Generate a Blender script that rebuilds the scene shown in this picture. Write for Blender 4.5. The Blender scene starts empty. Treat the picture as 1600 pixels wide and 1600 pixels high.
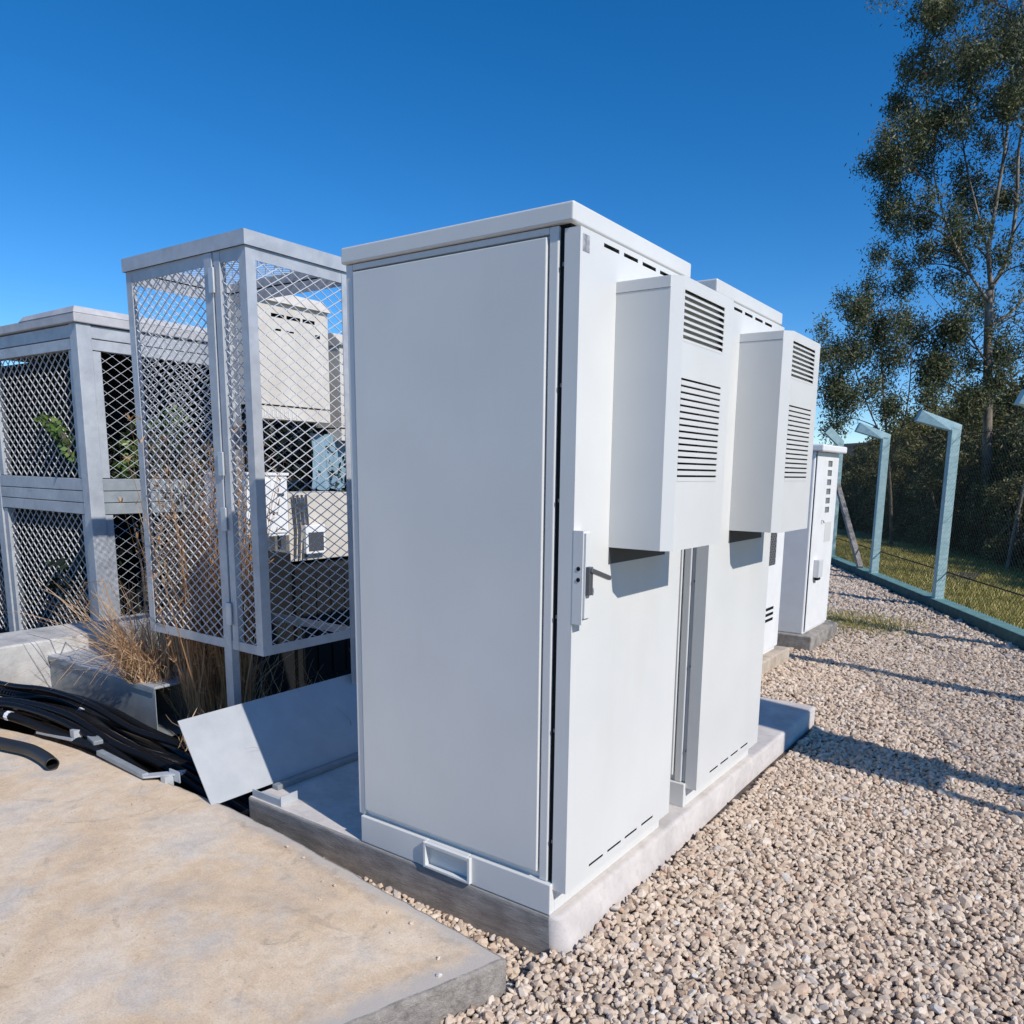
import bpy, bmesh, math, random
import numpy as np
from mathutils import Vector, Matrix

rnd = random.Random(7)
nrg = np.random.default_rng(11)
SC = bpy.context.scene
COL = SC.collection

# ------------------------------------------------------------------ camera
cam_d = bpy.data.cameras.new('camera')
cam = bpy.data.objects.new('camera', cam_d)
COL.objects.link(cam)
Fv = Vector((-0.55232424, 0.81605593, -0.17026639))
Rv = Vector((0.82630762, 0.56294283, 0.01763768))
Uv = Vector((-0.11024358, 0.13095069, 0.98524021))
M = Matrix.Identity(4)
for i in range(3):
    M[i][0], M[i][1], M[i][2] = Rv[i], Uv[i], -Fv[i]
M.translation = Vector((1.2465, -1.9313, 1.4179))
cam.matrix_world = M
cam_d.sensor_width = 36
cam_d.sensor_fit = 'HORIZONTAL'
cam_d.lens = 1221.36 / 1600 * 36
cam_d.shift_x = -(856.53 - 800) / 1600
cam_d.shift_y = (945.84 - 800) / 1600
cam_d.clip_start = 0.05
cam_d.clip_end = 2000
SC.camera = cam

# ------------------------------------------------------------------ light
SUN_EL, SUN_AZ = math.radians(39), math.radians(-11)      # azimuth measured from +X towards +Y
world = bpy.data.worlds.new('World')
SC.world = world
world.use_nodes = True
wn = world.node_tree
wn.nodes.clear()
sky = wn.nodes.new('ShaderNodeTexSky')
sky.sky_type = 'NISHITA'
sky.sun_disc = False
sky.sun_elevation = SUN_EL
sky.sun_rotation = math.pi / 2 - SUN_AZ
sky.altitude = 900
sky.air_density = 0.85
sky.dust_density = 0.1
sky.ozone_density = 4.0
hs = wn.nodes.new('ShaderNodeHueSaturation')
hs.inputs['Saturation'].default_value = 1.32
hs.inputs['Hue'].default_value = 0.5015
bg = wn.nodes.new('ShaderNodeBackground')
bg.inputs['Strength'].default_value = 0.151
wo = wn.nodes.new('ShaderNodeOutputWorld')
wn.links.new(sky.outputs[0], hs.inputs['Color'])
wn.links.new(hs.outputs[0], bg.inputs['Color'])
wn.links.new(bg.outputs[0], wo.inputs[0])
sun_d = bpy.data.lights.new('sun', 'SUN')
sun_d.energy = 4.3
sun_d.angle = math.radians(0.53)
sun_d.color = (1.0, 0.95, 0.88)
sun = bpy.data.objects.new('sun', sun_d)
COL.objects.link(sun)
sdir = Vector((math.cos(SUN_EL) * math.cos(SUN_AZ), math.cos(SUN_EL) * math.sin(SUN_AZ), math.sin(SUN_EL)))
sun.rotation_euler = sdir.to_track_quat('Z', 'Y').to_euler()
sun.location = (8, -4, 9)
SC.view_settings.view_transform = 'Standard'
SC.view_settings.look = 'None'
SC.view_settings.exposure = 0.0
SC.view_settings.gamma = 1.0
SC.view_settings.use_curve_mapping = False

# ------------------------------------------------------------------ materials
def mat(name, base=(.5, .5, .5), rough=.6, metal=0.0, spec=.5):
    m = bpy.data.materials.new(name)
    m.use_nodes = True
    b = m.node_tree.nodes['Principled BSDF']
    b.inputs['Base Color'].default_value = (*base, 1)
    b.inputs['Roughness'].default_value = rough
    b.inputs['Metallic'].default_value = metal
    b.inputs['Specular IOR Level'].default_value = spec
    return m

def node(m, t, **kw):
    n = m.node_tree.nodes.new(t)
    for k, v in kw.items():
        if k in n.inputs:
            n.inputs[k].default_value = v
        else:
            setattr(n, k, v)
    return n

def link(m, a, b):
    m.node_tree.links.new(a, b)

def pos(m):
    return node(m, 'ShaderNodeNewGeometry').outputs['Position']

def noise(m, scale, detail=4, rough=.55, src=None, stretch=None, dist=0.0):
    s = src or pos(m)
    if stretch:
        mp = node(m, 'ShaderNodeMapping')
        mp.inputs['Scale'].default_value = stretch
        link(m, s, mp.inputs['Vector'])
        s = mp.outputs[0]
    n = node(m, 'ShaderNodeTexNoise')
    n.inputs['Scale'].default_value = scale
    n.inputs['Detail'].default_value = detail
    n.inputs['Roughness'].default_value = rough
    n.inputs['Distortion'].default_value = dist
    link(m, s, n.inputs['Vector'])
    return n.outputs['Fac']

def ramp(m, fac, stops):
    r = node(m, 'ShaderNodeValToRGB')
    e = r.color_ramp.elements
    while len(e) < len(stops):
        e.new(.5)
    for el, (p, c) in zip(e, stops):
        el.position = p
        el.color = (*c, 1) if len(c) == 3 else c
    link(m, fac, r.inputs[0])
    return r.outputs[0]

def mix(m, fac, a, b, mode='MIX'):
    x = node(m, 'ShaderNodeMix', data_type='RGBA', blend_type=mode)
    for s, i in ((fac, 0), (a, 6), (b, 7)):
        if isinstance(s, (int, float)):
            x.inputs[i].default_value = s
        elif isinstance(s, tuple):
            x.inputs[i].default_value = (*s, 1)
        else:
            link(m, s, x.inputs[i])
    return x.outputs[2]

def setcol(m, c):
    link(m, c, m.node_tree.nodes['Principled BSDF'].inputs['Base Color'])

def setrough(m, fac, lo, hi):
    r = node(m, 'ShaderNodeMapRange')
    r.inputs['To Min'].default_value = lo
    r.inputs['To Max'].default_value = hi
    link(m, fac, r.inputs['Value'])
    link(m, r.outputs[0], m.node_tree.nodes['Principled BSDF'].inputs['Roughness'])

def bump(m, h, strength=.3, dist=.01):
    b = node(m, 'ShaderNodeBump')
    b.inputs['Strength'].default_value = strength
    b.inputs['Distance'].default_value = dist
    link(m, h, b.inputs['Height'])
    link(m, b.outputs[0], m.node_tree.nodes['Principled BSDF'].inputs['Normal'])

MT = {}
# powder-coated light grey sheet metal
m = MT['paint'] = mat('light_grey_powder_coat', (.74, .75, .745), .38)
n1 = noise(m, 2.2, 3)
setcol(m, ramp(m, n1, [(.3, (.64, .65, .635)), (.7, (.69, .695, .675))]))
setrough(m, noise(m, 9, 2), .3, .46)
du_ = ramp(m, noise(m, 3.0, 8, .7, stretch=(1, 1, .25)), [(.52, (0, 0, 0)), (.78, (.16, .16, .16))])
setcol(m, mix(m, du_, ramp(m, n1, [(.3, (.655, .652, .628)), (.7, (.705, .70, .672))]), (.50, .46, .40)))
bump(m, noise(m, 1.7, 2, .4), .35, .012)
m = MT['paint_white'] = mat('white_enamel', (.82, .82, .82), .45)
setcol(m, ramp(m, noise(m, 6, 5), [(.3, (.76, .755, .74)), (.6, (.81, .81, .80))]))
m = MT['cream'] = mat('cream_enamel', (.7, .66, .6), .5)
setcol(m, ramp(m, noise(m, 5, 4), [(.3, (.56, .51, .44)), (.65, (.68, .63, .56))]))
m = MT['louver'] = mat('grey_louver_paint', (.60, .61, .61), .5)
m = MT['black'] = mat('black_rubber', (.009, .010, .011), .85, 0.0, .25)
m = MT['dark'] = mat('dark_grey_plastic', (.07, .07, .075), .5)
m = MT['midgrey'] = mat('mid_grey_mesh_vent', (.2, .205, .21), .6)
m = MT['handle'] = mat('dark_zinc_handle', (.16, .16, .17), .4, .6)
m = MT['sticker'] = mat('grey_sticker_print', (.5, .5, .52), .6)
setcol(m, ramp(m, noise(m, 60, 1), [(.4, (.22, .22, .24)), (.6, (.42, .42, .45))]))

def galv(name, lo, hi, metal, rlo, rhi, sc=30):
    m = mat(name, hi, .5, metal)
    v = node(m, 'ShaderNodeTexVoronoi')
    v.inputs['Scale'].default_value = sc
    link(m, pos(m), v.inputs['Vector'])
    a = ramp(m, noise(m, 5, 5, .6), [(.3, lo), (.7, hi)])
    g = node(m, 'ShaderNodeSeparateColor')
    link(m, v.outputs['Color'], g.inputs[0])
    c = mix(m, .22, a, ramp(m, g.outputs[0], [(.0, lo), (1., hi)]))
    setcol(m, c)
    setrough(m, g.outputs[1], rlo, rhi)
    return m
MT['galv'] = galv('galvanised_steel', (.36, .38, .41), (.54, .56, .585), .25, .45, .6)
MT['wire'] = galv('galvanised_wire', (.58, .59, .60), (.70, .71, .72), .2, .45, .6)
MT['galv_dull'] = galv('weathered_galvanised_sheet', (.24, .27, .29), (.40, .43, .44), .3, .45, .65, 18)
MT['galv_bright'] = galv('bright_galvanised_sheet', (.50, .53, .55), (.62, .64, .66), .3, .4, .55, 14)
m = MT['plate'] = mat('plain_zinc_sheet', (.6, .62, .64), .5, .35)
setcol(m, ramp(m, noise(m, 9, 6, .65), [(.3, (.46, .48, .495)), (.7, (.54, .555, .57))]))
setrough(m, noise(m, 5, 4), .42, .6)
m = MT['galv_roof'] = galv('stained_galvanised_roof', (.42, .41, .42), (.58, .57, .57), .25, .5, .7, 22)

# concrete of the equipment slab
m = MT['slab'] = mat('grey_concrete', (.45, .43, .41), .9)
a = ramp(m, noise(m, 7, 8, .6), [(.3, (.50, .455, .42)), (.7, (.66, .605, .565))])
st = noise(m, 26, 6, .7)
a = mix(m, ramp(m, st, [(.5, (0, 0, 0)), (.68, (.35, .35, .35))]), a, (.36, .32, .285))
setcol(m, a)
bump(m, noise(m, 140, 6, .75), .25, .003)
m = MT['slab_side'] = mat('shaded_stained_formwork', (.34, .32, .29), .92)  # darker slab copy: shade of the unlit faces painted in, plus formwork streaks
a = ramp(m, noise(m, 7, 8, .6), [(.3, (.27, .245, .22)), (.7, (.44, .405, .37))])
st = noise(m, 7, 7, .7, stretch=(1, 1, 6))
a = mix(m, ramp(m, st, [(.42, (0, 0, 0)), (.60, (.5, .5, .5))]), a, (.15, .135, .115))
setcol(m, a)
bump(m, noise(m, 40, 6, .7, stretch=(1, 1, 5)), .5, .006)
# tan stained pavement
m = MT['pave'] = mat('stained_concrete_pavement', (.5, .4, .33), .92)
big = ramp(m, noise(m, 1.6, 7, .62, dist=.6), [(.26, (.53, .445, .37)), (.42, (.75, .565, .38)), (.52, (.80, .64, .47)), (.60, (.77, .65, .52)), (.74, (.68, .595, .515))])
grey = ramp(m, noise(m, 3.4, 8, .65), [(.5, (0, 0, 0)), (.66, (.75, .75, .75))])
c = mix(m, grey, big, (.60, .55, .495))
fine = ramp(m, noise(m, 150, 6, .8), [(.32, (.62, .60, .58)), (.5, (.98, .98, .98)), (.68, (1.12, 1.12, 1.12))])
c = mix(m, .7, c, fine, 'MULTIPLY')
mid_ = ramp(m, noise(m, 17, 7, .75, dist=.8), [(.35, (.84, .80, .77)), (.6, (1.04, 1.04, 1.04))])
c = mix(m, .8, c, mid_, 'MULTIPLY')
drk = ramp(m, noise(m, 5.2, 9, .7, dist=1.2), [(.60, (0, 0, 0)), (.74, (.7, .7, .7))])
c = mix(m, drk, c, (.24, .19, .15))
sp_ = ramp(m, noise(m, 330, 3, .7), [(.30, (.55, .53, .51)), (.42, (.97, .97, .97)), (.62, (1.0, 1.0, 1.0)), (.74, (1.22, 1.2, 1.18))])
c = mix(m, .65, c, sp_, 'MULTIPLY')
def math_(op, a, b=None):
    x = node(m, 'ShaderNodeMath', operation=op)
    for i_, v_ in enumerate((a, b)):
        if v_ is None: continue
        if isinstance(v_, (int, float)): x.inputs[i_].default_value = v_
        else: link(m, v_, x.inputs[i_])
    return x.outputs[0]
sx_ = node(m, 'ShaderNodeSeparateXYZ')
link(m, pos(m), sx_.inputs[0])
vp_ = node(m, 'ShaderNodeTexVoronoi')
vp_.inputs['Scale'].default_value = 38
link(m, pos(m), vp_.inputs['Vector'])
pit = ramp(m, vp_.outputs['Distance'], [(.07, (.75, .75, .75)), (.13, (0, 0, 0))])
pit = math_('MULTIPLY', pit, ramp(m, noise(m, 2.3, 5, .6), [(.45, (0, 0, 0)), (.58, (1, 1, 1))]))
c = mix(m, pit, c, (.22, .17, .13))
# screeded grey margin along the right edge and the edge facing the slab
d1_ = math_('SUBTRACT', math_('ADD', math_('MULTIPLY', sx_.outputs[1], .345), .083), sx_.outputs[0])
d2_ = math_('SUBTRACT', math_('ADD', math_('MULTIPLY', sx_.outputs[0], -.098), -.25), sx_.outputs[1])
dm_ = math_('MINIMUM', d1_, math_('MULTIPLY', d2_, 1.7))
dn_ = math_('ADD', dm_, math_('MULTIPLY', math_('SUBTRACT', noise(m, 9, 6, .7), .5), .22))
band = ramp(m, dn_, [(.045, (.85, .85, .85)), (.13, (0, 0, 0))])
c = mix(m, band, c, mix(m, 1.0, (.50, .455, .41), sp_, 'MULTIPLY'))
dl_ = ramp(m, math_('ADD', dm_, math_('MULTIPLY', math_('SUBTRACT', noise(m, 14, 8, .75), .5), .30)), [(.075, (0, 0, 0)), (.105, (.55, .55, .55)), (.16, (0, 0, 0))])
c = mix(m, math_('MULTIPLY', dl_, ramp(m, noise(m, 3.1, 5, .6), [(.42, (0, 0, 0)), (.62, (1, 1, 1))])), c, (.25, .20, .155))
lt = ramp(m, noise(m, 30, 3, .5), [(.73, (0, 0, 0)), (.76, (.8, .8, .8))])
c = mix(m, lt, c, (.66, .62, .56))
setcol(m, c)
bump(m, noise(m, 160, 7, .8), .45, .004)
m = MT['pave_side'] = mat('rough_concrete_edge', (.3, .27, .245), .95)
setcol(m, ramp(m, noise(m, 26, 8, .7), [(.3, (.22, .195, .17)), (.7, (.52, .465, .41))]))
bump(m, noise(m, 60, 7, .75), .8, .02)
m = MT['oldconc'] = mat('weathered_pale_concrete', (.5, .48, .46), .9)
setcol(m, ramp(m, noise(m, 6, 8, .65), [(.3, (.34, .33, .32)), (.68, (.62, .60, .57))]))
bump(m, noise(m, 80, 6, .7), .4, .008)
m = MT['tanconc'] = mat('tan_concrete', (.48, .40, .31), .9)
setcol(m, ramp(m, noise(m, 9, 8, .65), [(.3, (.34, .28, .21)), (.68, (.58, .49, .39))]))
bump(m, noise(m, 80, 6, .7), .4, .008)
m = MT['mossconc'] = mat('dirty_concrete', (.3, .28, .25), .92)
setcol(m, ramp(m, noise(m, 12, 8, .7), [(.3, (.16, .14, .12)), (.7, (.42, .39, .35))]))
bump(m, noise(m, 80, 6, .7), .5, .01)
# teal painted concrete fence
m = MT['teal'] = mat('faded_teal_paint', (.36, .52, .53), .75)
setcol(m, ramp(m, noise(m, 14, 7, .7), [(.3, (.27, .42, .43)), (.55, (.37, .53, .54)), (.75, (.50, .60, .60))]))
bump(m, noise(m, 70, 5, .7), .3, .006)
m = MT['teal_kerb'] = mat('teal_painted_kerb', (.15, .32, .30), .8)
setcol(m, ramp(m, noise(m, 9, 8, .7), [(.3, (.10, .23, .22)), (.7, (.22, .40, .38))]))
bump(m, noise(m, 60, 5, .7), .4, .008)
m = MT['kerb_side'] = mat('shaded_kerb_side', (.06, .12, .11), .9)  # kerb sides darkened: their shade is put into the colour
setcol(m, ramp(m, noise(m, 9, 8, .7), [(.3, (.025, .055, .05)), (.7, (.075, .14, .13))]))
m = MT['fwire'] = mat('dull_fence_wire', (.02, .027, .025), .75, 0.0, .2)
# ground
m = MT['bed'] = mat('gravel_bed', (.2, .16, .135), .95)
setcol(m, ramp(m, noise(m, 55, 6, .7), [(.3, (.06, .045, .037)), (.7, (.18, .14, .115))]))
bump(m, noise(m, 60, 4, .7), 1.0, .02)
m = MT['soil'] = mat('dark_soil', (.09, .07, .055), .95)
setcol(m, ramp(m, noise(m, 8, 8, .7), [(.3, (.025, .02, .016)), (.7, (.07, .055, .042))]))
m = MT['grassbase'] = mat('grassy_ground', (.16, .16, .05), .95)
setcol(m, ramp(m, noise(m, 3.5, 8, .7), [(.3, (.20, .20, .06)), (.55, (.32, .29, .095)), (.72, (.40, .32, .14))]))
bump(m, noise(m, 40, 6, .7), .9, .04)
m = MT['hill'] = mat('wooded_hillside', (.05, .06, .055), 1)
setcol(m, ramp(m, noise(m, .35, 8, .7), [(.3, (.035, .042, .04)), (.7, (.085, .09, .075))]))
bump(m, noise(m, .5, 8, .75), 1.0, 1.5)
# stones
m = MT['stone'] = mat('gravel_stone', (.4, .33, .29), .85)
oi = node(m, 'ShaderNodeObjectInfo')
c = ramp(m, oi.outputs['Random'], [(0, (.30, .22, .17)), (.10, (.54, .42, .315)), (.35, (.67, .55, .43)), (.55, (.61, .47, .355)), (.75, (.73, .63, .525)), (.9, (.56, .39, .27)), (.96, (.44, .38, .34)), (1, (.74, .69, .63))])
c = mix(m, .45, c, ramp(m, noise(m, 180, 5, .7), [(.3, (.62, .60, .58)), (.7, (1.1, 1.08, 1.05))]), 'MULTIPLY')
setcol(m, c)
# black cable
m = MT['cable'] = mat('black_cable_sheath', (.007, .007, .008), .38, spec=.4)
setrough(m, noise(m, 30, 3), .16, .32)
m = MT['conduit'] = mat('black_corrugated_conduit', (.02, .02, .021), .45)
m = MT['tie'] = mat('white_nylon', (.75, .77, .8), .4)
m = MT['bluesheet'] = mat('pale_blue_sheet', (.22, .34, .42), .6)

def leafmat(name, stops, rough=.55, trans=.25):
    m = mat(name, stops[0][1], rough)
    g = node(m, 'ShaderNodeNewGeometry')
    c = ramp(m, g.outputs['Random Per Island'], stops)
    b = m.node_tree.nodes['Principled BSDF']
    link(m, c, b.inputs['Base Color'])
    t = node(m, 'ShaderNodeBsdfTranslucent')
    link(m, c, t.inputs['Color'])
    x = node(m, 'ShaderNodeMixShader')
    x.inputs[0].default_value = trans
    link(m, b.outputs[0], x.inputs[1])
    link(m, t.outputs[0], x.inputs[2])
    link(m, x.outputs[0], m.node_tree.nodes['Material Output'].inputs['Surface'])
    return m
MT['euc'] = leafmat('eucalyptus_leaf', [(0, (.040, .052, .026)), (.40, (.085, .105, .046)), (.75, (.145, .16, .070)), (1, (.27, .26, .13))], .62)
MT['bush'] = leafmat('bush_leaf', [(0, (.035, .040, .018)), (.30, (.085, .10, .034)), (.55, (.15, .165, .058)), (.80, (.20, .165, .08)), (.93, (.33, .32, .13)), (1, (.50, .42, .25))], .6, .42)
MT['vine'] = leafmat('bright_vine_leaf', [(0, (.08, .15, .03)), (.6, (.16, .26, .06)), (1, (.30, .38, .12))], .45, .35)
MT['darkleaf'] = leafmat('shade_dark_leaf', [(0, (.008, .013, .006)), (.6, (.02, .03, .012)), (1, (.04, .055, .022))], .5)  # near-black leaves: the shade behind the mesh is put into their colour
MT['straw'] = leafmat('dry_straw', [(0, (.32, .17, .08)), (.5, (.56, .36, .20)), (1, (.78, .58, .38))], .7, .3)
MT['straw_brown'] = leafmat('orange_brown_straw', [(0, (.30, .16, .07)), (.5, (.52, .30, .15)), (1, (.72, .48, .28))], .7, .35)
MT['blade'] = leafmat('grass_blade', [(0, (.20, .21, .045)), (.45, (.40, .36, .09)), (.8, (.54, .44, .15)), (1, (.66, .52, .24))], .6, .3)
m = MT['bark'] = mat('pale_mottled_bark', (.35, .30, .25), .85)
setcol(m, ramp(m, noise(m, 7, 7, .7, stretch=(1, 1, .35)), [(.3, (.08, .065, .05)), (.5, (.20, .17, .14)), (.72, (.44, .40, .34))]))
m = MT['twig'] = mat('brown_twig', (.10, .08, .06), .9)
setcol(m, ramp(m, noise(m, 5, 5, .7), [(.3, (.05, .04, .03)), (.7, (.20, .16, .12))]))

# ------------------------------------------------------------------ mesh helpers
class MB:
    def __init__(s):
        s.v, s.f = [], []
    def add(s, vs, fs):
        o = len(s.v)
        s.v += [tuple(p) for p in vs]
        s.f += [tuple(i + o for i in f) for f in fs]
        return s
    def box(s, x0, x1, y0, y1, z0, z1):
        return s.add([(x0, y0, z0), (x1, y0, z0), (x1, y1, z0), (x0, y1, z0), (x0, y0, z1), (x1, y0, z1), (x1, y1, z1), (x0, y1, z1)],
                     [(3, 2, 1, 0), (4, 5, 6, 7), (0, 1, 5, 4), (1, 2, 6, 5), (2, 3, 7, 6), (3, 0, 4, 7)])
    def bar(s, p, q, w, h=None, up=(0, 0, 1)):
        p, q = Vector(p), Vector(q)
        h = h or w
        d = (q - p).normalized()
        u = Vector(up)
        if abs(d.dot(u)) > .98:
            u = Vector((1, 0, 0))
        a = d.cross(u).normalized() * w / 2
        b = a.cross(d).normalized() * h / 2
        return s.add([p - a - b, p + a - b, p + a + b, p - a + b, q - a - b, q + a - b, q + a + b, q - a + b],
                     [(0, 1, 2, 3), (7, 6, 5, 4), (1, 0, 4, 5), (2, 1, 5, 6), (3, 2, 6, 7), (0, 3, 7, 4)])
    def tube(s, path, r, seg=8, cap=True):
        path = [Vector(p) for p in path]
        n = len(path)
        rs = r if isinstance(r, (list, tuple)) else [r] * n
        t0 = (path[1] - path[0]).normalized()
        u = t0.orthogonal().normalized()
        vs = []
        for i, p in enumerate(path):
            t = (path[min(i + 1, n - 1)] - path[max(i - 1, 0)]).normalized()
            u = (u - t * u.dot(t))
            u = u.normalized() if u.length > 1e-6 else t.orthogonal().normalized()
            w = t.cross(u)
            for k in range(seg):
                an = 2 * math.pi * k / seg
                vs.append(p + (u * math.cos(an) + w * math.sin(an)) * rs[i])
        fs = []
        for i in range(n - 1):
            for k in range(seg):
                k2 = (k + 1) % seg
                fs.append((i * seg + k, i * seg + k2, (i + 1) * seg + k2, (i + 1) * seg + k))
        if cap:
            fs.append(tuple(range(seg - 1, -1, -1)))
            fs.append(tuple(range((n - 1) * seg, n * seg)))
        return s.add(vs, fs)
    def prism(s, poly, z0, z1):
        n = len(poly)
        vs = [(x, y, z0) for x, y in poly] + [(x, y, z1) for x, y in poly]
        fs = [tuple(range(n - 1, -1, -1)), tuple(range(n, 2 * n))]
        fs += [(i, (i + 1) % n, n + (i + 1) % n, n + i) for i in range(n)]
        return s.add(vs, fs)
    def build(s, name, material, parent=None, smooth=False, bevel=0, seg=2):
        me = bpy.data.meshes.new(name)
        me.from_pydata(s.v, [], s.f)
        me.materials.append(MT[material] if isinstance(material, str) else material)
        o = bpy.data.objects.new(name, me)
        COL.objects.link(o)
        if parent is not None:
            o.parent = parent
        if smooth:
            me.polygons.foreach_set('use_smooth', [True] * len(me.polygons))
        if bevel:
            b = o.modifiers.new('bevel', 'BEVEL')
            b.width = bevel
            b.segments = seg
            b.limit_method = 'ANGLE'
            b.angle_limit = math.radians(50)
        return o

def tag(o, label=None, cat=None, group=None, kind=None):
    if label: o['label'] = label
    if cat: o['category'] = cat
    if group: o['group'] = group
    if kind: o['kind'] = kind
    return o

def thing(name, label, cat, loc=(0, 0, 0), group=None):
    o = bpy.data.objects.new(name, None)
    o.empty_display_size = .1
    COL.objects.link(o)
    o.location = loc
    return tag(o, label, cat, group)

def copy_tree(o, parent=None):
    c = o.copy()
    COL.objects.link(c)
    c.parent = parent
    for ch in list(o.children):
        copy_tree(ch, c)
    return c

def sheet_x(x, t, y0, y1, z0, z1, holes, mb=None):
    """sheet facing +X at x with thickness t (towards -X) and rectangular holes (y0,y1,z0,z1)"""
    mb = mb or MB()
    ys = sorted({y0, y1, *[h[0] for h in holes], *[h[1] for h in holes]})
    zs = sorted({z0, z1, *[h[2] for h in holes], *[h[3] for h in holes]})
    def solid(i, j):
        if i < 0 or j < 0 or i >= len(ys) - 1 or j >= len(zs) - 1:
            return False
        cy, cz = (ys[i] + ys[i + 1]) / 2, (zs[j] + zs[j + 1]) / 2
        return not any(h[0] < cy < h[1] and h[2] < cz < h[3] for h in holes)
    idx = {}
    vs, fs = [], []
    def V(i, j, b):
        k = (i, j, b)
        if k not in idx:
            idx[k] = len(vs)
            vs.append((x - (t if b else 0), ys[i], zs[j]))
        return idx[k]
    for i in range(len(ys) - 1):
        for j in range(len(zs) - 1):
            if not solid(i, j):
                continue
            fs.append((V(i, j, 0), V(i + 1, j, 0), V(i + 1, j + 1, 0), V(i, j + 1, 0)))
            fs.append((V(i, j + 1, 1), V(i + 1, j + 1, 1), V(i + 1, j, 1), V(i, j, 1)))
            for di, dj, a, b in ((-1, 0, (i, j), (i, j + 1)), (1, 0, (i + 1, j + 1), (i + 1, j)), (0, -1, (i + 1, j), (i, j)), (0, 1, (i, j + 1), (i + 1, j + 1))):
                if not solid(i + di, j + dj):
                    fs.append((V(*a, 0), V(*b, 0), V(*b, 1), V(*a, 1)))
    return mb.add(vs, fs)

def np_mesh(name, material, verts, faces, parent=None):
    me = bpy.data.meshes.new(name)
    verts = np.asarray(verts, dtype=np.float32)
    faces = np.asarray(faces, dtype=np.int32)
    nf, k = faces.shape
    me.vertices.add(len(verts))
    me.vertices.foreach_set('co', verts.ravel())
    me.loops.add(nf * k)
    me.loops.foreach_set('vertex_index', faces.ravel())
    me.polygons.add(nf)
    me.polygons.foreach_set('loop_start', np.arange(0, nf * k, k, dtype=np.int32))
    me.polygons.foreach_set('loop_total', np.full(nf, k, dtype=np.int32))
    me.update(calc_edges=True)
    me.materials.append(MT[material])
    o = bpy.data.objects.new(name, me)
    COL.objects.link(o)
    if parent is not None:
        o.parent = parent
    return o

def leaves(centers, length, width, droop=0.5, fold=True, rng=nrg):
    """rhombic leaves: (n,3) centres -> verts, faces (quads)"""
    n = len(centers)
    d = rng.normal(size=(n, 3))
    d[:, 2] = d[:, 2] * .6 - droop
    d /= np.linalg.norm(d, axis=1, keepdims=True)
    w = np.cross(d, rng.normal(size=(n, 3)))
    w /= np.linalg.norm(w, axis=1, keepdims=True)
    L = (length * rng.uniform(.6, 1.3, n))[:, None]
    W = (width * rng.uniform(.7, 1.3, n))[:, None]
    a = centers - d * L * .5
    b = centers + w * W * .5 - d * L * .05
    c = centers + d * L * .5
    e = centers - w * W * .5 - d * L * .05
    v = np.stack([a, b, c, e], 1).reshape(-1, 3)
    f = np.arange(4 * n).reshape(n, 4)
    return v, f

def poly_box_faces(poly):
    pass

# ------------------------------------------------------------------ setting: ground
GZ = -0.115
TX0, TX1, TY0, TY1, TZ = -4.6, -1.63, -.135, .30, -.5
def ground_with_trench():
    mb = MB()
    R = 400
    xs = [-R, TX0, TX1, -.02, R]
    ys = [-R, -6, -.26, TY0, 0.0, TY1, 12.6]
    z = GZ - .012
    vs = [(x, y, z) for y in ys for x in xs]
    fs = []
    nx = len(xs)
    for j in range(len(ys) - 1):
        for i in range(nx - 1):
            if (i == 1 and j in (3, 4)) or (i == 2 and j in (2, 3)) or (i == 3 and j > 0):
                continue
            a = j * nx + i
            fs.append((a, a + 1, a + 1 + nx, a + nx))
    mb.add(vs, fs)
    for x0, x1, y0, y1, zb in ((TX0, TX1, TY0, TY1, TZ), (TX1, -.02, -.26, 0.0, -.165)):
        mb.add([(x0, y0, z), (x1, y0, z), (x1, y1, z), (x0, y1, z), (x0, y0, zb), (x1, y0, zb), (x1, y1, zb), (x0, y1, zb)],
               [(0, 1, 5, 4), (1, 2, 6, 5), (2, 3, 7, 6), (3, 0, 4, 7), (4, 5, 6, 7)])
    return mb
tag(ground_with_trench().build('ground', 'soil'), 'dark bare soil around the equipment slab', kind='structure')

FENCE = [Vector((-1.23 + 1.16 * k, 10.35 - 2.09 * k, 0)) for k in range(-1, 7)]
F0 = Vector((-1.23, 10.35)); FD = Vector((1.16, -2.09)).normalized(); FN = Vector((FD.y, -FD.x)) * -1   # FN points out of the yard (+X side)
if FN.x < 0:
    FN = -FN
def fence_pt(t, off=0, z=0):
    p = F0 + FD * t + FN * off
    return Vector((p.x, p.y, z))
# gravel yard bed: everything on the cabinet side of the kerb
a, b = fence_pt(-4.5, -.02), fence_pt(16, -.02)
bed = MB()
bed.add([(x_, y_, GZ - .004) for x_, y_ in ((-.019, -.26), (-.5, -6), (b.x, -6), (b.x, b.y), (a.x, a.y), (-4.2, 13.2), (-1.55, 6), (-1.55, 1.5), (-.019, 1.5))],
        [(0, 1, 2, 3, 4, 5, 6, 7, 8)])
tag(bed.build('gravel_bed', 'bed'), kind='structure')
g = MB()
def outside_z(off):
    return GZ + .07 - .075 * min(off, 14)
p = [fence_pt(-30, .1, outside_z(.1)), fence_pt(20, .1, outside_z(.1)), fence_pt(20, 14, outside_z(14)), fence_pt(-30, 14, outside_z(14)), fence_pt(20, 80, outside_z(14)), fence_pt(-30, 80, outside_z(14))]
g.add(p, [(0, 1, 2, 3), (3, 2, 4, 5)])
z_ = outside_z(.1)
g.add([fence_pt(-2.6, .1, z_), fence_pt(-30, .1, z_), (-400, 60, z_), (-400, 12.6, z_)], [(0, 1, 2, 3)])
g.add([fence_pt(-30, .1, z_), fence_pt(-30, 80, z_), (-400, 400, z_), (-400, 60, z_)], [(0, 1, 2, 3)])
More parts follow.
